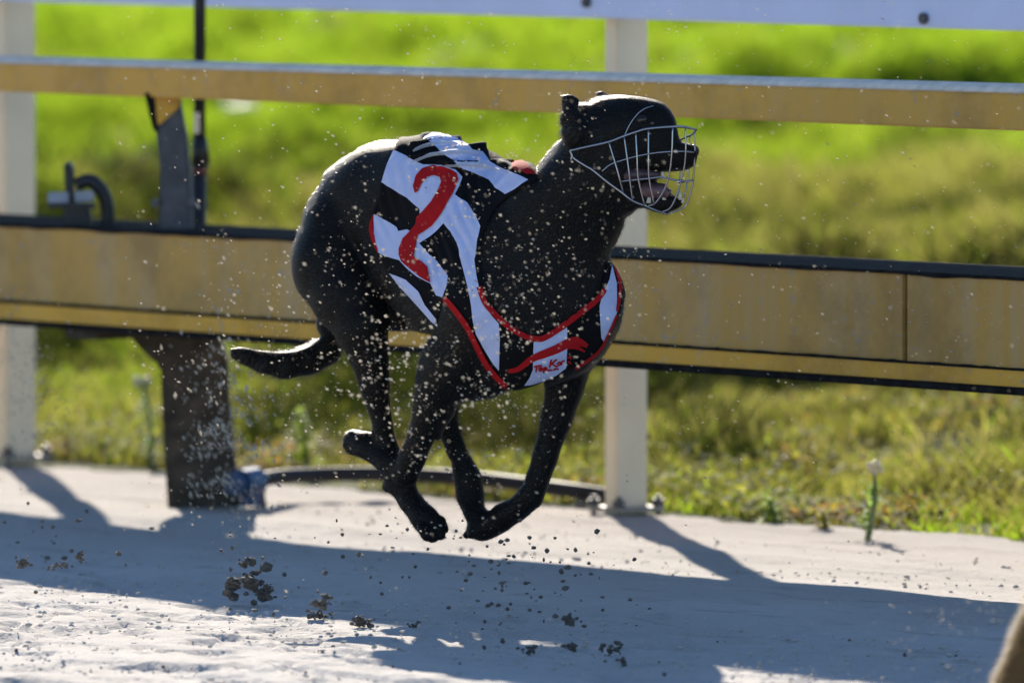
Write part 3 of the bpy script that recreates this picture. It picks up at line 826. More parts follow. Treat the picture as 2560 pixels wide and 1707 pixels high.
# right fore leg, folded back at the wrist
chain([(1140,880,-150,84), (1100,950,-110,64), (1085,1010,-80,52), (1060,1080,-30,40), (1035,1140,10,34), (1015,1180,40,34)], 22)
chain([(1015,1180,40,32), (965,1150,85,32), (915,1115,125,36), (885,1102,150,32)], 14)
for q in ((880,1082,165,13), (866,1096,150,12), (864,1112,138,12), (872,1128,132,12)): C_((q[0]+20, q[1]+2, q[2]-6, 14), q, 2.5)
# left fore leg, bent at the wrist
chain([(1430,880,-95,70), (1415,960,-80,52), (1392,1050,-60,42), (1365,1140,-40,35), (1345,1200,-30,35), (1330,1240,-25,36)], 22)
chain([(1330,1240,-25,34), (1290,1275,10,34), (1245,1300,40,36), (1210,1322,62,34)], 14)
for q in ((1166,1338,74,12), (1180,1340,50,13), (1206,1343,40,12), (1228,1342,44,11)): C_((q[0]+18, q[1]-14, q[2]+6, 14), q, 2.5)
# tail, tucked and streaming behind
chain([(840,760,290,40), (815,870,280,40), (770,900,265,38), (715,912,245,36), (660,906,225,30), (615,890,205,22), (585,882,195,16)], 16)

Vd, Fd_ = sdf_surface(Pm, 0.0036, dp, SC, OUT, (HOLE1, HOLE2), cut=[(1430,243,-400,9, 1444,252,-396,8), (1466,276,-385,8, 1452,300,-398,6)])
Vd = taubin(Vd, Fd_, 3)
dog_base = dp(1150, 700, 0); dog_base.z = 0.0
dog = empty('greyhound', dog_base, 'black greyhound in mid stride wearing striped number 2 jacket and wire muzzle', 'dog')
body_me = fast_mesh('body', Vd, Fd_)
body = link_mesh('body', body_me, M['coat'], dog, smooth=True)
body_bvh = BVHTree.FromPolygons([tuple(v) for v in Vd], [tuple(f) for f in Fd_.tolist()])
nrm = np.zeros(len(Vd)*3); body_me.vertices.foreach_get('normal', nrm); nrm = nrm.reshape(-1, 3)

def fur_on(V, F, Nr, count, length, width, flow, lift, name, mat, parent, lenf=None, seed=3):
    rg = np.random.default_rng(seed)
    A, B, Cc = V[F[:, 0]], V[F[:, 1]], V[F[:, 2]]
    ar = np.linalg.norm(np.cross(B-A, Cc-A), axis=1); pick = rg.choice(len(F), count, p=ar/ar.sum())
    r1, r2 = rg.random((2, count)); f = F[pick]
    P = V[f[:, 0]]*(1-r1)[:, None]*(1-r2)[:, None] + V[f[:, 1]]*(r1*(1-r2))[:, None] + V[f[:, 2]]*(r1*r2)[:, None] + V[f[:, 3]]*((1-r1)*r2)[:, None]
    n_ = Nr[f[:, 0]]; fl = flow - n_*(n_@flow)[:, None] + rg.normal(0, .25, (count, 3))
    fl /= np.linalg.norm(fl, axis=1)[:, None] + 1e-9
    d = fl + n_*lift*(0.5+rg.random(count))[:, None]; d /= np.linalg.norm(d, axis=1)[:, None]
    w_ = np.cross(d, n_); w_ /= np.linalg.norm(w_, axis=1)[:, None] + 1e-9
    L = length*(0.6+0.8*rg.random(count))
    if lenf is not None: L = L*lenf(P)
    T = np.stack([P - w_*width - n_*0.001, P + w_*width - n_*0.001, P + d*L[:, None]], 1).reshape(-1, 3)
    o = link_mesh(name, fast_mesh(name, T, np.arange(count*3).reshape(-1, 3)), mat, parent); o['kind'] = 'stuff'
    return o
flow = np.array([-0.60, 0.60, -0.45])
def tail_len(P):
    u, v = project(P); return np.where((u < 860) & (v > 845) & (v < 980), 2.4, 1.0)*np.where((u > 1640) & (v < 545), 0.45, 1.0)*np.where((u > 1380) & (u < 1520) & (v < 345), 1.9, 1.0)

# ---- jacket shell
JACK = [(985,374),(966,408),(954,453),(944,500),(930,536),(924,575),(932,610),(945,634),(973,683),(1010,722),(1060,775),(1093,814),(1106,760),(1113,744),(1139,776),(1168,817),(1189,858),(1203,887),(1221,917),(1244,943),(1268,972),(1300,975),(1330,963),(1390,940),(1414,922),(1435,921),(1473,898),(1502,875),(1524,835),(1546,790),(1562,740),(1556,700),(1536,664),(1516,650),(1496,728),(1477,747),(1441,776),(1398,806),(1358,830),(1338,835),(1313,828),(1277,804),(1243,774),(1222,747),(1212,712),(1206,660),(1205,620),(1213,578),(1226,548),(1248,516),(1272,496),(1306,474),(1350,448),(1336,400),(1286,380),(1200,325),(1120,318),(1040,322),(1000,335)]
pu, pv = project(Vd)
ins = poly_sd(JACK, pu, pv) < 0
fm = ins[Fd_].all(1)
fcen = Vd[Fd_].mean(1)
fu, fv = project(fcen)
# keep legs out: only surfaces that belong to the trunk depth range
bad = (fv > 880) & (fu < 1150)
fm &= ~bad
used = np.unique(Fd_[fm]); remap = np.full(len(Vd), -1); remap[used] = np.arange(len(used))
def seg_d(u, v, a, b):
    ex, ey = b[0]-a[0], b[1]-a[1]; t_ = np.clip(((u-a[0])*ex+(v-a[1])*ey)/(ex*ex+ey*ey), 0, 1)
    return np.hypot(u-a[0]-t_*ex, v-a[1]-t_*ey), t_
def folds(u, v):
    z = np.zeros(len(u))
    for a, b, h, s in (((1032,372),(1170,356),.011,5.5), ((1030,404),(1206,378),.013,6), ((1105,418),(1275,424),.014,6.5), ((1058,346),(1130,341),.005,4), ((1250,470),(1290,430),.006,7)):
        d, t_ = seg_d(u, v, a, b); z += h*np.exp(-(d/s)**2)
    # slanting pleats of the drawn-up cloth on the flank
    ph = (u*0.94 - v*0.34)
    m = np.clip((v-400)/60, 0, 1)*np.clip((690-v)/40, 0, 1)*np.clip((1215-u)/40, 0, 1)
    z += 0.0030*m*np.sin(ph*2*np.pi/27 + 1.6*np.sin(v/37))*(0.55+0.45*np.sin(ph/41+v/53))
    m2 = np.clip(1-np.hypot((u-1095)/34, (v-690)/52), 0, 1)
    z += 0.0034*m2*np.sin((u*0.97-v*0.25)*2*np.pi/21)
    m3 = np.clip((v-700)/50, 0, 1)
    z += 0.0012*m3*np.sin((u*0.5+v*0.86)*2*np.pi/60)
    return z
un, vn = project(Vd[used])
edge = np.clip(-poly_sd(JACK, un, vn)/10, 0, 1)
facing = np.clip(-(nrm[used]@np.array([0, 1.0, 0]))*3+1.3, 0, 1)
Vs = Vd[used] + nrm[used]*(0.0022 + 0.0028*edge + folds(un, vn)*edge*facing)[:, None]
Fs = remap[Fd_[fm]]
jme = fast_mesh('racing_jacket', Vs, Fs)
jacket = link_mesh('racing_jacket', jme, M['jblack'], dog, smooth=True)
jb = BVHTree.FromPolygons([tuple(v) for v in np.concatenate([Vs, Vd])], [tuple(f) for f in Fs.tolist()] + [tuple(int(i)+len(Vs) for i in f) for f in Fd_.tolist()])
CAMV = Vector((0, 0, CAM_H))
def cast(u, v):
    r = Vector(ray(u, v)).normalized()
    h, n, i, d = jb.ray_cast(CAMV, r)
    return (h, n) if h is not None and h.y < Y0+0.5 else (None, None)
def drape(name, poly, off, mat, parent, grid=4.5, label=None):
    poly = [tuple(p) for p in poly]
    dens = []
    for a, b in zip(poly, poly[1:]+poly[:1]):
        n = max(1, int(math.hypot(b[0]-a[0], b[1]-a[1])/grid))
        dens += [(a[0]+(b[0]-a[0])*k/n, a[1]+(b[1]-a[1])*k/n) for k in range(n)]
    us = np.arange(min(p[0] for p in poly), max(p[0] for p in poly), grid); vs = np.arange(min(p[1] for p in poly), max(p[1] for p in poly), grid)
    U, W = np.meshgrid(us, vs); sd = poly_sd(poly, U, W); k = sd < -grid*0.45
    pts = dens + list(zip(U[k], W[k])); ne = len(dens)
    vv, ee, ff, *_ = delaunay_2d_cdt([Vector(p) for p in pts], [(i, (i+1) % ne) for i in range(ne)], [], 1, 1e-4)
    cx, cy = sum(p[0] for p in poly)/len(poly), sum(p[1] for p in poly)/len(poly)
    out, ok = [], []
    cen = np.array([[p[0], p[1]] for p in vv]); 
    for p in vv:
        h, n = cast(p.x, p.y); q = Vector(p)
        tries = 0
        while h is None and tries < 14:
            q = q.lerp(Vector((cx, cy)), 0.06); h, n = cast(q.x, q.y); tries += 1
        if h is None: ok.append(False); out.append(Vector((0, 0, 0))); continue
        r = (CAMV - h).normalized()
        out.append(h + (n if n.dot(r) > 0 else -n)*off*0.7 + r*off*0.5); ok.append(True)
    good = []
    for f in ff:
        if not all(ok[i] for i in f): continue
        ys = [out[i].y for i in f]
        if max(ys)-min(ys) > 0.05: continue
        good.append(tuple(f))
    me = mesh_from(name, out, good)
    bm = bmesh.new(); bm.from_mesh(me)
    bmesh.ops.delete(bm, geom=[v for v in bm.verts if not v.link_faces], context='VERTS')
    for f in bm.faces:
        if f.normal.dot(CAMV - f.calc_center_median()) < 0: f.normal_flip()
    bm.to_mesh(me); bm.free()
    return link_mesh(name, me, mat, parent, label, smooth=True)
def stroke(pts, w):
    """polyline -> outline polygon; w a width or a list of widths"""
    P = [Vector(p) for p in catmull([(x_, y_, 0) for x_, y_ in pts], 5)]
    n = len(P); ws = w if isinstance(w, (list, tuple)) else [w, w]
    L, R_ = [], []
    for i, p in enumerate(P):
        t_ = (P[min(i+1, n-1)]-P[max(i-1, 0)]).normalized(); nn = Vector((-t_.y, t_.x, 0))
        f = i/(n-1)*(len(ws)-1); k = min(int(f), len(ws)-2); ww = ws[k]+(ws[k+1]-ws[k])*(f-k)
        L.append(p+nn*ww/2); R_.append(p-nn*ww/2)
    return [(p.x, p.y) for p in L] + [(p.x, p.y) for p in reversed(R_)]
def z2(*pts): return [(680+x_*.3189, 300+y_*.3189) for x_, y_ in pts]
def z3(*pts): return [(1080+x_*.2933, 600+y_*.2933) for x_, y_ in pts]
W1, W2, W3 = 0.0016, 0.0026, 0.0036
# white bands
band_a = z2((955,237),(1060,287),(1185,352),(1330,352),(1440,390),(1492,450),(1470,520),(1435,585),(1530,650),(1600,750),(1636,832),(1612,930),(1592,1090)) + z3((362,150),(380,300),(405,420),(440,522),(505,640),(570,712),(580,850),(572,1112),(520,1050),(440,920),(375,800),(350,700),(335,560),(310,420),(270,260),(238,140)) + z2((1468,1010),(1450,960),(1400,872),(1330,790),(1262,815),(1160,760),(1160,700),(1060,612),(960,552),(860,488),(905,345))
drape('white_stripe', band_a, W1, M['jwhite'], jacket)
drape('white_stripe', z2((800,740),(900,790),(980,842),(992,872),(1060,858),(1140,900),(1150,960),(1240,1060),(1300,1112),(1382,1222),(1372,1300),(1338,1390),(1290,1375),(1240,1280),(1140,1230),(1060,1165),(1000,1100),(880,1065),(832,1036),(800,900)), W1, M['jwhite'], jacket)
drape('white_stripe', z2((920,1200),(1050,1252),(1150,1345),(1200,1450),(1290,1560),(1300,1620),(1250,1580),(1180,1500),(1090,1400),(1000,1305)), W1, M['jwhite'], jacket)
drape('white_stripe', z2((1188,128),(1290,104),(1405,108),(1470,160),(1532,186),(1570,232),(1650,250),(1712,330),(1790,370),(1880,410),(1950,440),(2010,470),(1960,500),(1900,545),(1830,582),(1752,530),(1700,470),(1610,430),(1490,380),(1430,325),(1350,272),(1285,212)), W1, M['jwhite'], jacket)
drape('white_stripe', z3((1532,215),(1572,370),(1574,612),(1540,722),(1462,868),(1440,830),(1425,562),(1450,470),(1510,335)), W1, M['jwhite'], jacket)
drape('white_panel', z3((865,866),(960,854),(1060,800),(1150,742),(1152,900),(1142,1088),(1060,1150),(950,1200),(840,1232),(785,1238),(832,1170),(860,1100)), W1, M['jwhite'], jacket)
def fold(pts, h, wd, mat):
    P = [Vector((a, b, 0)) for a, b in [(q.x, q.y) for q in catmull([(x_, y_, 0) for x_, y_ in pts], 10)]]
    H = []
    for p in P:
        hh_, n_ = cast(p.x, p.y)
        if hh_ is None:
            hh_, n_ = cast(p.x, p.y+8)
        if hh_ is not None: H.append((hh_, n_))
    if len(H) < 4: return
    V_, F_ = [], []; m = 5
    for i, (p, n_) in enumerate(H):
        f = i/(len(H)-1); tp = math.sin(math.pi*min(1, max(0, 0.03+0.94*f)))**0.5
        d = (n_*0.75 + Vector((0, 0, 0.8))).normalized(); b = Vector((0, -1, 0.1))
        for k, (up_, out_) in enumerate(((-0.15, 0.25), (0.35, 0.0), (0.75, 0.02), (0.96, 0.16), (0.93, 0.34))):
            hh2 = h*tp*(0.88+0.16*math.sin(8*f+h*700)+0.08*math.sin(23*f))
            V_.append(p + d*hh2*up_ + b*hh2*out_)
    for i in range(len(H)-1):
        for k in range(m-1): F_.append((i*m+k, i*m+k+1, (i+1)*m+k+1, (i+1)*m+k))
    link_mesh('cloth_fold', mesh_from('cloth_fold', V_, F_), mat, jacket, smooth=True)
fold(z2((1185,150),(1290,126),(1405,138)), 0.008, 0.004, M['jfold'])
fold(z2((1105,250),(1190,216),(1270,200),(1400,194),(1535,200)), 0.010, 0.006, M['jfold'])
fold(z2((1092,350),(1180,306),(1270,280),(1400,270),(1540,268),(1658,278)), 0.012, 0.006, M['jfold'])
fold(z2((1345,372),(1450,368),(1560,370),(1700,388),(1856,424)), 0.013, 0.007, M['jfold'])
# the number, red on a white edge
two = z2((1110,520),(1130,440),(1180,385),(1260,358),(1340,360),(1400,385),(1450,420),(1465,470),(1440,540),(1390,630),(1330,740),(1260,830),(1190,880),(1150,905),(1130,1000),(1118,1070),(1160,1100),(1220,1150),(1243,1275),(1170,1235),(1090,1170),(1020,1110),(1000,1060),(1000,1010),(1030,930),(1080,880),(1130,820),(1140,760),(1190,710),(1250,640),(1300,560),(1328,490),(1318,452),(1270,437),(1220,452),(1180,500),(1150,560),(1125,575))
drape('number_edge', stroke(z2((1400,650),(1320,760),(1230,850),(1150,905),(1090,940),(1040,990)), [30, 36, 36, 34]), W2*0.75, M['jwhite'], jacket)
drape('number_two', two, W3, M['jred'], jacket, 5.0)
# red binding
RED = [(stroke(z3((105,492),(200,600),(300,740),(370,880),(420,980),(480,1080),(560,1175),(635,1245)), 14), 'lower'),
       (stroke(z3((402,400),(450,530),(530,625),(650,735),(780,812),(880,842),(960,832),(1100,742),(1250,632),(1380,532),(1448,458),(1466,420)), 13), 'neck'),
       (stroke(z3((1546,225),(1588,330),(1600,420),(1580,560),(1572,610)), [4, 9, 8, 5]), 'front'),
       (stroke(z3((1570,640),(1500,800),(1430,930),(1340,1012),(1215,1095)), [5, 6, 8, 9]), 'hem'),
       (stroke(z2((798,745),(780,830),(796,930),(832,1032)), [2, 9, 9, 3]), 'rear')]
for poly, nm in RED: drape('red_binding', poly, W2, M['jred'], jacket, 5.0)
drape('red_patch', z2((1870,320),(1920,305),(1975,330),(2035,385),(2060,430),(2000,430),(1950,405),(1890,390)), W3, M['jred'], jacket, 4.0)
# sponsor mark on the breast: a swoosh and a line of small script
drape('breast_logo', stroke(z3((655,1112),(740,1092),(850,1010),(960,965),(1060,925),(1190,862),(1262,868),(1322,898)), [10, 14, 20, 22, 22, 10]), W3, M['jred'], jacket, 4.0)
drape('breast_logo', stroke(z3((1150,900),(1220,905),(1300,945)), [14, 12, 4]), W3, M['jred'], jacket, 4.0)
for pts in (((868,1075),(900,1068),(935,1062)), ((890,1068),(888,1100),(884,1118)), ((905,1090),(925,1080),(938,1092),(922,1108),(905,1098)), ((948,1125),(950,1090),(965,1078),(975,1092),(955,1105)),
            ((1000,1080),(1005,1045),(1015,1012)), ((1005,1060),(1035,1032),(1060,1010)), ((1020,1050),(1045,1065),(1070,1072)), ((1060,1050),(1085,1035),(1092,1052),(1070,1062)), ((1098,1060),(1105,1030),(1128,1020)),
            ((980,1110),(1000,1100),(1020,1105)), ((1030,1105),(1050,1090),(1075,1095)), ((1150,1000),(1170,990),(1185,1010)), ((1150,1030),(1170,1035),(1180,1050))):
    drape('breast_script', stroke(z3(*pts), 4.2), W3, M['jred'], jacket, 3.5)

# fur only where there is no cloth
keep_f = ~fm
fur_on(Vd, Fd_[keep_f], nrm, 70000, 0.0075, 0.00035, flow, 0.22, 'fur', M['fur'], dog, tail_len)

# ---- head details
def ball(name, c, r, mat, parent, sx=1, sy=1, sz=1):
    bm = bmesh.new(); bmesh.ops.create_uvsphere(bm, u_segments=16, v_segments=10, radius=r)
    for v in bm.verts: v.co = Vector((v.co.x*sx, v.co.y*sy, v.co.z*sz)) + Vector(c)
    me = bpy.data.meshes.new(name); bm.to_mesh(me); bm.free()
    return link_mesh(name, me, mat, parent, smooth=True)
def hz(x_, y_): return (1240+x_*.3189, 180+y_*.3189)
h, n = body_bvh.ray_cast(CAMV, Vector(ray(1604, 300)).normalized())[:2]
if h: ball('eye', h + Vector((0, 0.005, 0)), 0.0105, M['eye'], dog, 1.1, 0.9, 0.85)
ball('nose', dp(1731, 378, -388), 0.0125, M['nose'], dog, 1.0, 1.15, 0.95)
MB().tube(catmull([dp(1590, 470, -350), dp(1625, 476, -385), dp(1655, 478, -392), dp(1672, 487, -392)], 5), [0.016]*6+[0.014]*6+[0.010]*4, 10).build('tongue', M['tongue'], dog, smooth=True)
MB().tube(catmull([dp(1560, 440, -398), dp(1600, 436, -402), dp(1650, 438, -396)], 5), [0.010, .012, .013, .013, .013, .012, .011, .01, .009, .008, .007], 10).build('gum', M['gum'], dog, smooth=True)
for u, v, d, l, r, dn in ((1582, 428, -408, 26, 5, 1), (1598, 432, -410, 14, 5, 1), (1656, 430, -400, 22, 5, 1), (1718, 424, -398, 12, 4, 1), (1622, 508, -392, -26, 7, 1), (1660, 500, -392, -20, 6, 1), (1700, 500, -384, -22, 5, 1), (1706, 508, -384, -12, 4, 1)):
    MB().tube([dp(u, v, d), dp(u+1, v+l*0.5, d), dp(u+2, v+l, d)], [r/SC, r*0.7/SC, r*0.2/SC], 7).build('tooth', M['tooth'], dog, smooth=True)

# ---- wire muzzle
muz = bpy.data.objects.new('muzzle', None); COL.objects.link(muz); muz.parent = dog; muz.location = dp(1640, 400, -350) - dog.location
def wire(pts, ds, r=0.0016, name='wire'):
    P = catmull([dp(*hz(*p), d) for p, d in zip(pts, ds)], 6)
    return MB().tube(P, r, 8).build(name, M['wire'], muz, smooth=True)
NS = -432
wire([(580,618),(700,590),(880,550),(1000,505),(1100,470),(1190,446),(1390,430),(1480,434),(1570,455)], [-415,-420,-428,-434,-438,-440,-440,-432,-405], 0.0023, 'rim_wire')
wire([(1570,455),(1540,490),(1500,508),(1430,540)], [-405,-370,-345,-320], 0.0018, 'rim_wire')
wire([(830,780),(900,725),(1000,690),(1110,660),(1250,635),(1380,625),(1490,625),(1560,632)], [-425,-430,-436,-440,-444,-442,-434,-405])
wire([(1560,632),(1520,600),(1470,600)], [-405,-365,-330])
wire([(985,858),(1100,845),(1200,835),(1300,825),(1390,846),(1470,856),(1545,850)], [-430,-436,-440,-440,-438,-430,-404], 0.0018)
wire([(1545,850),(1500,862),(1420,868)], [-404,-365,-330])
wire([(590,640),(610,676),(700,735),(760,770),(870,860),(980,940),(1070,1010),(1170,1050),(1250,1085),(1340,1115)], [-415,-416,-420,-424,-430,-432,-430,-424,-415,-395], 0.0021, 'rim_wire')
wire([(1340,1115),(1300,1080),(1240,1050),(1180,1020)], [-395,-360,-330,-310], 0.0018, 'rim_wire')
for pts in (((885,552),(930,700),(970,840),(1000,955)), ((1005,508),(1030,690),(1050,850),(1072,1012)), ((1095,474),(1105,655),(1115,835),(1165,1046)), ((1195,448),(1195,640),(1200,832),(1240,1040))):
    wire(pts, [-434, -440, -440, -428])
wire([(1385,432),(1378,640),(1358,800),(1320,920),(1250,1025),(1190,1052)], [-441,-444,-440,-434,-428,-422])
wire([(1485,436),(1487,625),(1470,780),(1425,940),(1370,1060),(1300,1098)], [-432,-436,-430,-424,-415,-405])
wire([(1562,458),(1558,640),(1546,850),(1522,960),(1490,1040),(1440,1082),(1340,1115)], [-405,-406,-404,-402,-400,-398,-395])
wire([(1520,500),(1515,610),(1500,862),(1470,990),(1440,1060)], [-360,-362,-364,-370,-380], 0.0014)
wire([(1450,530),(1455,600),(1440,866),(1420,980),(1380,1090)], [-326,-330,-332,-345,-370], 0.0014)
wire([(1005,505),(1050,410),(1110,330),(1165,290),(1235,268)], [-434,-430,-425,-418,-400], 0.0012, 'brow_wire')
wire([(580,618),(596,655),(590,690)], [-415,-417,-416], 0.0020, 'strap_loop')

# ------------------------------------------------------------------ the fawn dog ahead: only its heel comes into frame
Y2 = 17.05; SC2 = FPX/Y2
def dp2(u, v, d): return at(u, v, Y2 + d/SC2)
Pm2 = []
def ch2(pts, k=26):
    for a, b in zip(pts, pts[1:]): Pm2.append((*a, *b, k))
ch2([(2534,1705,0,46), (2588,1590,-10,50), (2660,1430,-30,62), (2745,1290,-60,92), (2800,1130,-20,140), (2860,1010,40,160)])
ch2([(2525,1702,4,32), (2506,1697,8,22)], 10)
ch2([(2536,1708,0,40), (2610,1770,-50,36), (2690,1805,-110,38), (2735,1812,-130,32)], 16)
for q in ((2775,1826,-150,16), (2770,1822,-125,16), (2780,1818,-170,16)): ch2([(2732,1812,-130,28), q], 8)
ch2([(2860,1000,40,165), (3000,960,-60,150), (3150,1020,-180,180), (3280,1080,-290,190), (3380,1060,-380,150)], 50)
ch2([(3380,1040,-380,140), (3500,900,-460,110), (3580,780,-500,92), (3680,760,-560,80), (3790,800,-620,50), (3850,810,-660,34)], 40)
ch2([(3600,720,-470,34), (3560,690,-440,18)], 10)
ch2([(3330,1200,-370,110), (3420,1350,-420,62), (3560,1420,-480,44), (3700,1450,-540,34), (3800,1500,-600,36)], 26)
ch2([(3400,1190,-270,100), (3480,1340,-300,56), (3600,1460,-340,40), (3690,1580,-380,34), (3750,1620,-400,36)], 26)
ch2([(2960,1040,150,130), (2900,1250,220,90), (2800,1420,240,56), (2730,1560,240,44), (2770,1660,200,36), (2840,1690,170,36)], 26)
ch2([(2800,960,90,50), (2740,1040,110,32), (2720,1130,110,24), (2740,1230,100,16)], 16)
Vf, Ff = sdf_surface(Pm2, 0.0075, dp2, SC2)
Vf = taubin(Vf, Ff, 3)
b2 = dp2(2900, 1700, 0); b2.z = 0
dog2 = empty('greyhound', b2, 'fawn greyhound at the bottom right edge with just its lit heel in frame', 'dog')
fme = fast_mesh('body', Vf, Ff)
link_mesh('body', fme, M['fawn'], dog2, smooth=True)
nf = np.zeros(len(Vf)*3); fme.vertices.foreach_get('normal', nf); nf = nf.reshape(-1, 3)
pu2, pv2 = project(Vf); near = (pu2 < 2760) & (pv2 > 1350) & (nf[:, 0] < -0.45)
fur_on(Vf, Ff[near[Ff].all(1)], nf, 9000, 0.013, 0.0003, np.array([-0.45, 0.2, -0.8]), 1.3, 'fur', M['fawnfur'], dog2)

# ------------------------------------------------------------------ flying sand and clods
def grains(n, cu, cv, su, sv, Ylo, Yhi, rlo, rhi, el=1.0, dirn=(1, 0.4), uni=None):
    u = RNG.normal(cu, su, n); v = RNG.normal(cv, sv, n)
    if uni: u = uni[0] + RNG.random(n)*(uni[1]-uni[0]); v = uni[2] + RNG.random(n)*(uni[3]-uni[2])
    Y = Ylo + RNG.random(n)*(Yhi-Ylo); r = rlo + (RNG.random(n)**3.0)*(rhi-rlo)
    return u, v, Y, r, np.full(n, el), np.tile(dirn, (n, 1))
G = [grains(2300, 1000, 820, 240, 270, 18.2, 19.35, .0005, .0030, 1.7),
     grains(800, 1120, 960, 150, 120, 18.2, 19.2, .0006, .0036, 1.5),
     grains(800, 1300, 650, 160, 260, 18.2, 18.95, .0008, .0023, 1.7),
     grains(800, 570, 1000, 60, 170, 20.2, 21.3, .0010, .0040, 2.4, (0.6, 1)),
     grains(900, 560, 1150, 55, 90, 20.2, 21.5, .0009, .0036, 2.6, (0.6, 1)),
     grains(600, 45, 980, 60, 120, 21, 22.5, .0014, .0036, 1.8, (0.4, 1)),
     grains(1300, 0, 0, 1, 1, 17.8, 20.4, .0007, .0019, 2.6, (1, .45), (1450, 2600, -20, 1300)),
     grains(1100, 0, 0, 1, 1, 17.8, 20.4, .0006, .0026, 1.8, (1, .5), (300, 1500, 0, 1350)),
     grains(160, 1570, 700, 26, 40, 18.6, 19.4, .0006, .0014, 1.2),
     grains(420, 2380, 1560, 110, 90, 17.2, 18.6, .0005, .0013, 4.0, (1, .25)),
     grains(260, 0, 0, 1, 1, 18.2, 20.5, .0007, .0017, 2.0, (1, .3), (1100, 2500, 1250, 1700))]
u, v, Y, r, el, dr = [np.concatenate([g[i] for g in G]) for i in range(6)]
Pg = np.array([at(a, b, c) for a, b, c in zip(u, v, Y)])
ok = (Pg[:, 2] > 0.012) & (RNG.random(len(u)) < np.clip((fbm(u/70+5, v/45+3, 3)-0.36)*5.5, 0.12, 1)); Pg, r, el, dr = Pg[ok], r[ok], el[ok], dr[ok]
n = len(Pg); dn = dr/np.linalg.norm(dr, axis=1)[:, None]
th = np.arctan2(-dn[:, 1], dn[:, 0]) + RNG.normal(0, .3, n)
r = r*0.78
A = np.stack([np.cos(th), 0*th, np.sin(th)], -1); Bv = np.stack([-np.sin(th), 0*th, np.cos(th)], -1); Cv = np.tile([0, 1.0, 0], (n, 1))
jit = lambda: (0.7+0.6*RNG.random(n))[:, None]
V = np.stack([Pg+A*(r*el)[:, None]*jit(), Pg+Bv*r[:, None]*jit(), Pg-A*(r*el)[:, None]*jit(), Pg-Bv*r[:, None]*jit(), Pg+Cv*r[:, None]*jit(), Pg-Cv*r[:, None]*jit()], 1).reshape(-1, 3)
tri = np.array([(0,1,4),(1,2,4),(2,3,4),(3,0,4),(1,0,5),(2,1,5),(3,2,5),(0,3,5)])
F = (np.arange(n)[:, None, None]*6+tri[None]).reshape(-1, 3)
o = link_mesh('flying_sand', fast_mesh('flying_sand', V, F), M['grain']); tag(o, kind='stuff')

# small dark crumbs in the air and on the track
mb = MB(); rr = random.Random(4)
for i in range(210):
    if i < 90: u, v, Y = rr.gauss(1330, 130), rr.gauss(1440, 70), rr.uniform(18.7, 19.6)
    elif i < 150: u, v, Y = rr.uniform(550, 1250), rr.uniform(1300, 1560), rr.uniform(18.9, 19.9)
    elif i < 180: u, v, Y = rr.gauss(120, 110), rr.gauss(1370, 50), rr.uniform(19.8, 20.8)
    else: u, v, Y = rr.uniform(0, 2400), rr.uniform(1600, 1700), None
    p = ground(u, v) + ZV*0.004 if Y is None else at(u, v, Y)
    if p.z < 0.004: p.z = 0.006
    mb.lump(p, rr.choice((.0022, .003, .004, .005)), i, rr.uniform(.7, 1.5), 1, rr.uniform(.6, 1.2))
o = mb.build('sand_crumbs', M['clod']); tag(o, kind='stuff')
def clod(u, v, Y, wpx, hpx, label, group, n=4, name='sand_clod'):
    c = at(u, v, Y); sc = Y/FPX; r0 = random.Random(int(u*7+v)); mb = MB()
    if c.z < hpx*sc*0.3: c.z = hpx*sc*0.3
    for i in range(n*5):
        q = Vector((r0.gauss(0, .26)*wpx, r0.gauss(0, .26)*wpx*.7, r0.gauss(0, .24)*hpx))*sc
        mb.lump(c + q, min(wpx, hpx)*sc*r0.uniform(.10, .30), r0.randint(0, 9999), r0.uniform(.7, 1.5), 1, r0.uniform(.6, 1.1), 2 if i < 3 else 1)
    o = mb.build(name, M['clod'], None); tag(o, label, 'clod', group)
mb = MB(); rr = random.Random(21)                                   # loose grit lying on the raked sand
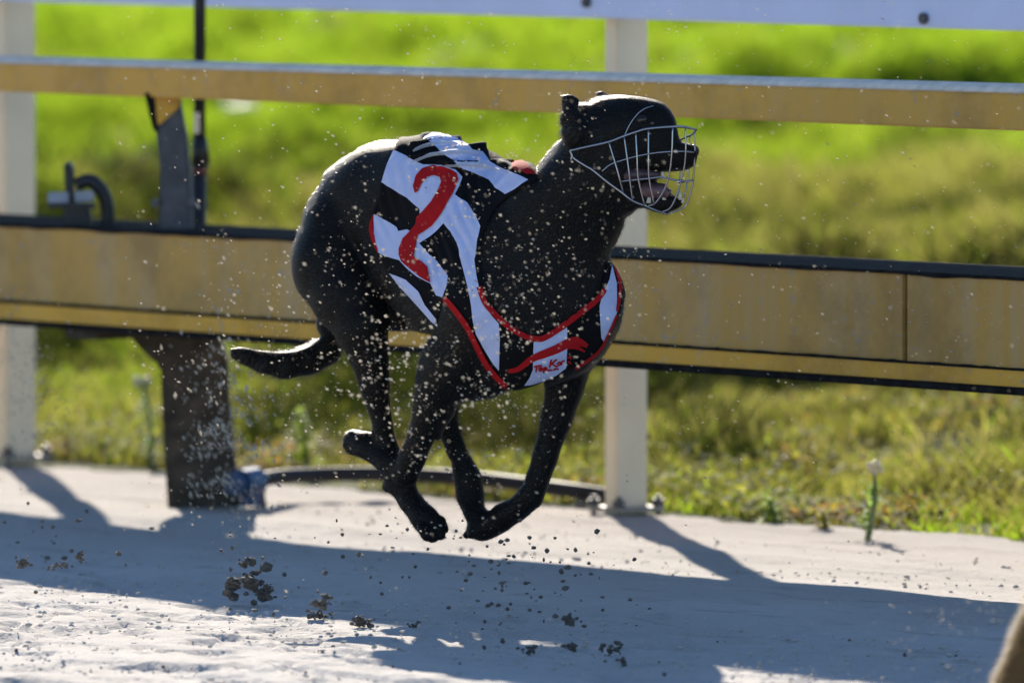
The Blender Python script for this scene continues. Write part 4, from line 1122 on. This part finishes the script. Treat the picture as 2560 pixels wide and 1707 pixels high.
for i in range(2600):
    a = rr.random()
    p = ground(rr.uniform(-60, 2620), 1180 + 560*a**0.6) + ZV*0.004
    if st(np.array(p))[1] > -0.25: continue
    p.z += 0.001
    mb.lump(p, rr.choice((.0015, .002, .0025, .003, .0045)), i, rr.uniform(.8, 1.6), rr.uniform(.8, 1.6), rr.uniform(.5, .9))
tag(mb.build('sand_grit', M['sand']), kind='stuff')
GA = 'clods thrown up in the rail shadow behind the dog'
for u, v, Y, wp, hp, lab in ((580,1465,19.7,50,60,'leftmost dark clod of the tight cluster flying in the shadow behind the dog'), (628,1448,19.7,62,60,'largest dark clod in the middle of the cluster flying behind the dog'),
                             (662,1484,19.7,60,40,'low flat clod at the bottom right of the cluster flying behind the dog'), (612,1412,19.7,34,26,'topmost small clod above the cluster flying behind the dog')):
    clod(u, v, Y, wp, hp, lab, GA)
GE = 'clods lying along the edge of the dog shadow'
clod(1424, 1543, 18.7, 30, 32, 'round clod hanging in the shadow well below the front paws', None)
clod(800, 1535, ground(800, 1548).y, 60, 30, 'ragged clod lying at the left end of the dog shadow', GE, 6)
clod(905, 1552, ground(905, 1566).y, 56, 34, 'dark clod lying between the ragged clod and the bright gap in the dog shadow', GE, 5)
clod(808, 1505, 18.6, 34, 40, 'curled pale edged clod just above the ragged clod', None, 4)
GS = 'clods lying on the shaded sand under the dog'
for u, v, wp, lab in ((1034,1562,24,'small clod lying just above the left bright gap in the dog shadow'), (1325,1622,34,'clod at the right tip of the bright gap in the dog shadow'),
                      (1430,1615,38,'clod pair member nearest the bright gap, left of the bigger round clod'), (1528,1622,46,'biggest round clod lying on the shaded sand under the dog'), (1556,1652,30,'flat clod lying just below the biggest round clod')):
    clod(u, v, ground(u, v+8).y, wp, wp*0.7, lab, GS)
for u, v, Y, wp, hp, lab in ((60,1408,19.9,34,26,'dark clod kicked up nearest the left edge of the picture'), (150,1415,19.9,56,20,'long low clod kicked up in the shadow at far left'), (200,1390,19.8,18,30,'upright small clod kicked up right of the long low clod')):
    clod(u, v, Y, wp, hp, lab, 'clods kicked up in the shadow at the far left', 5)
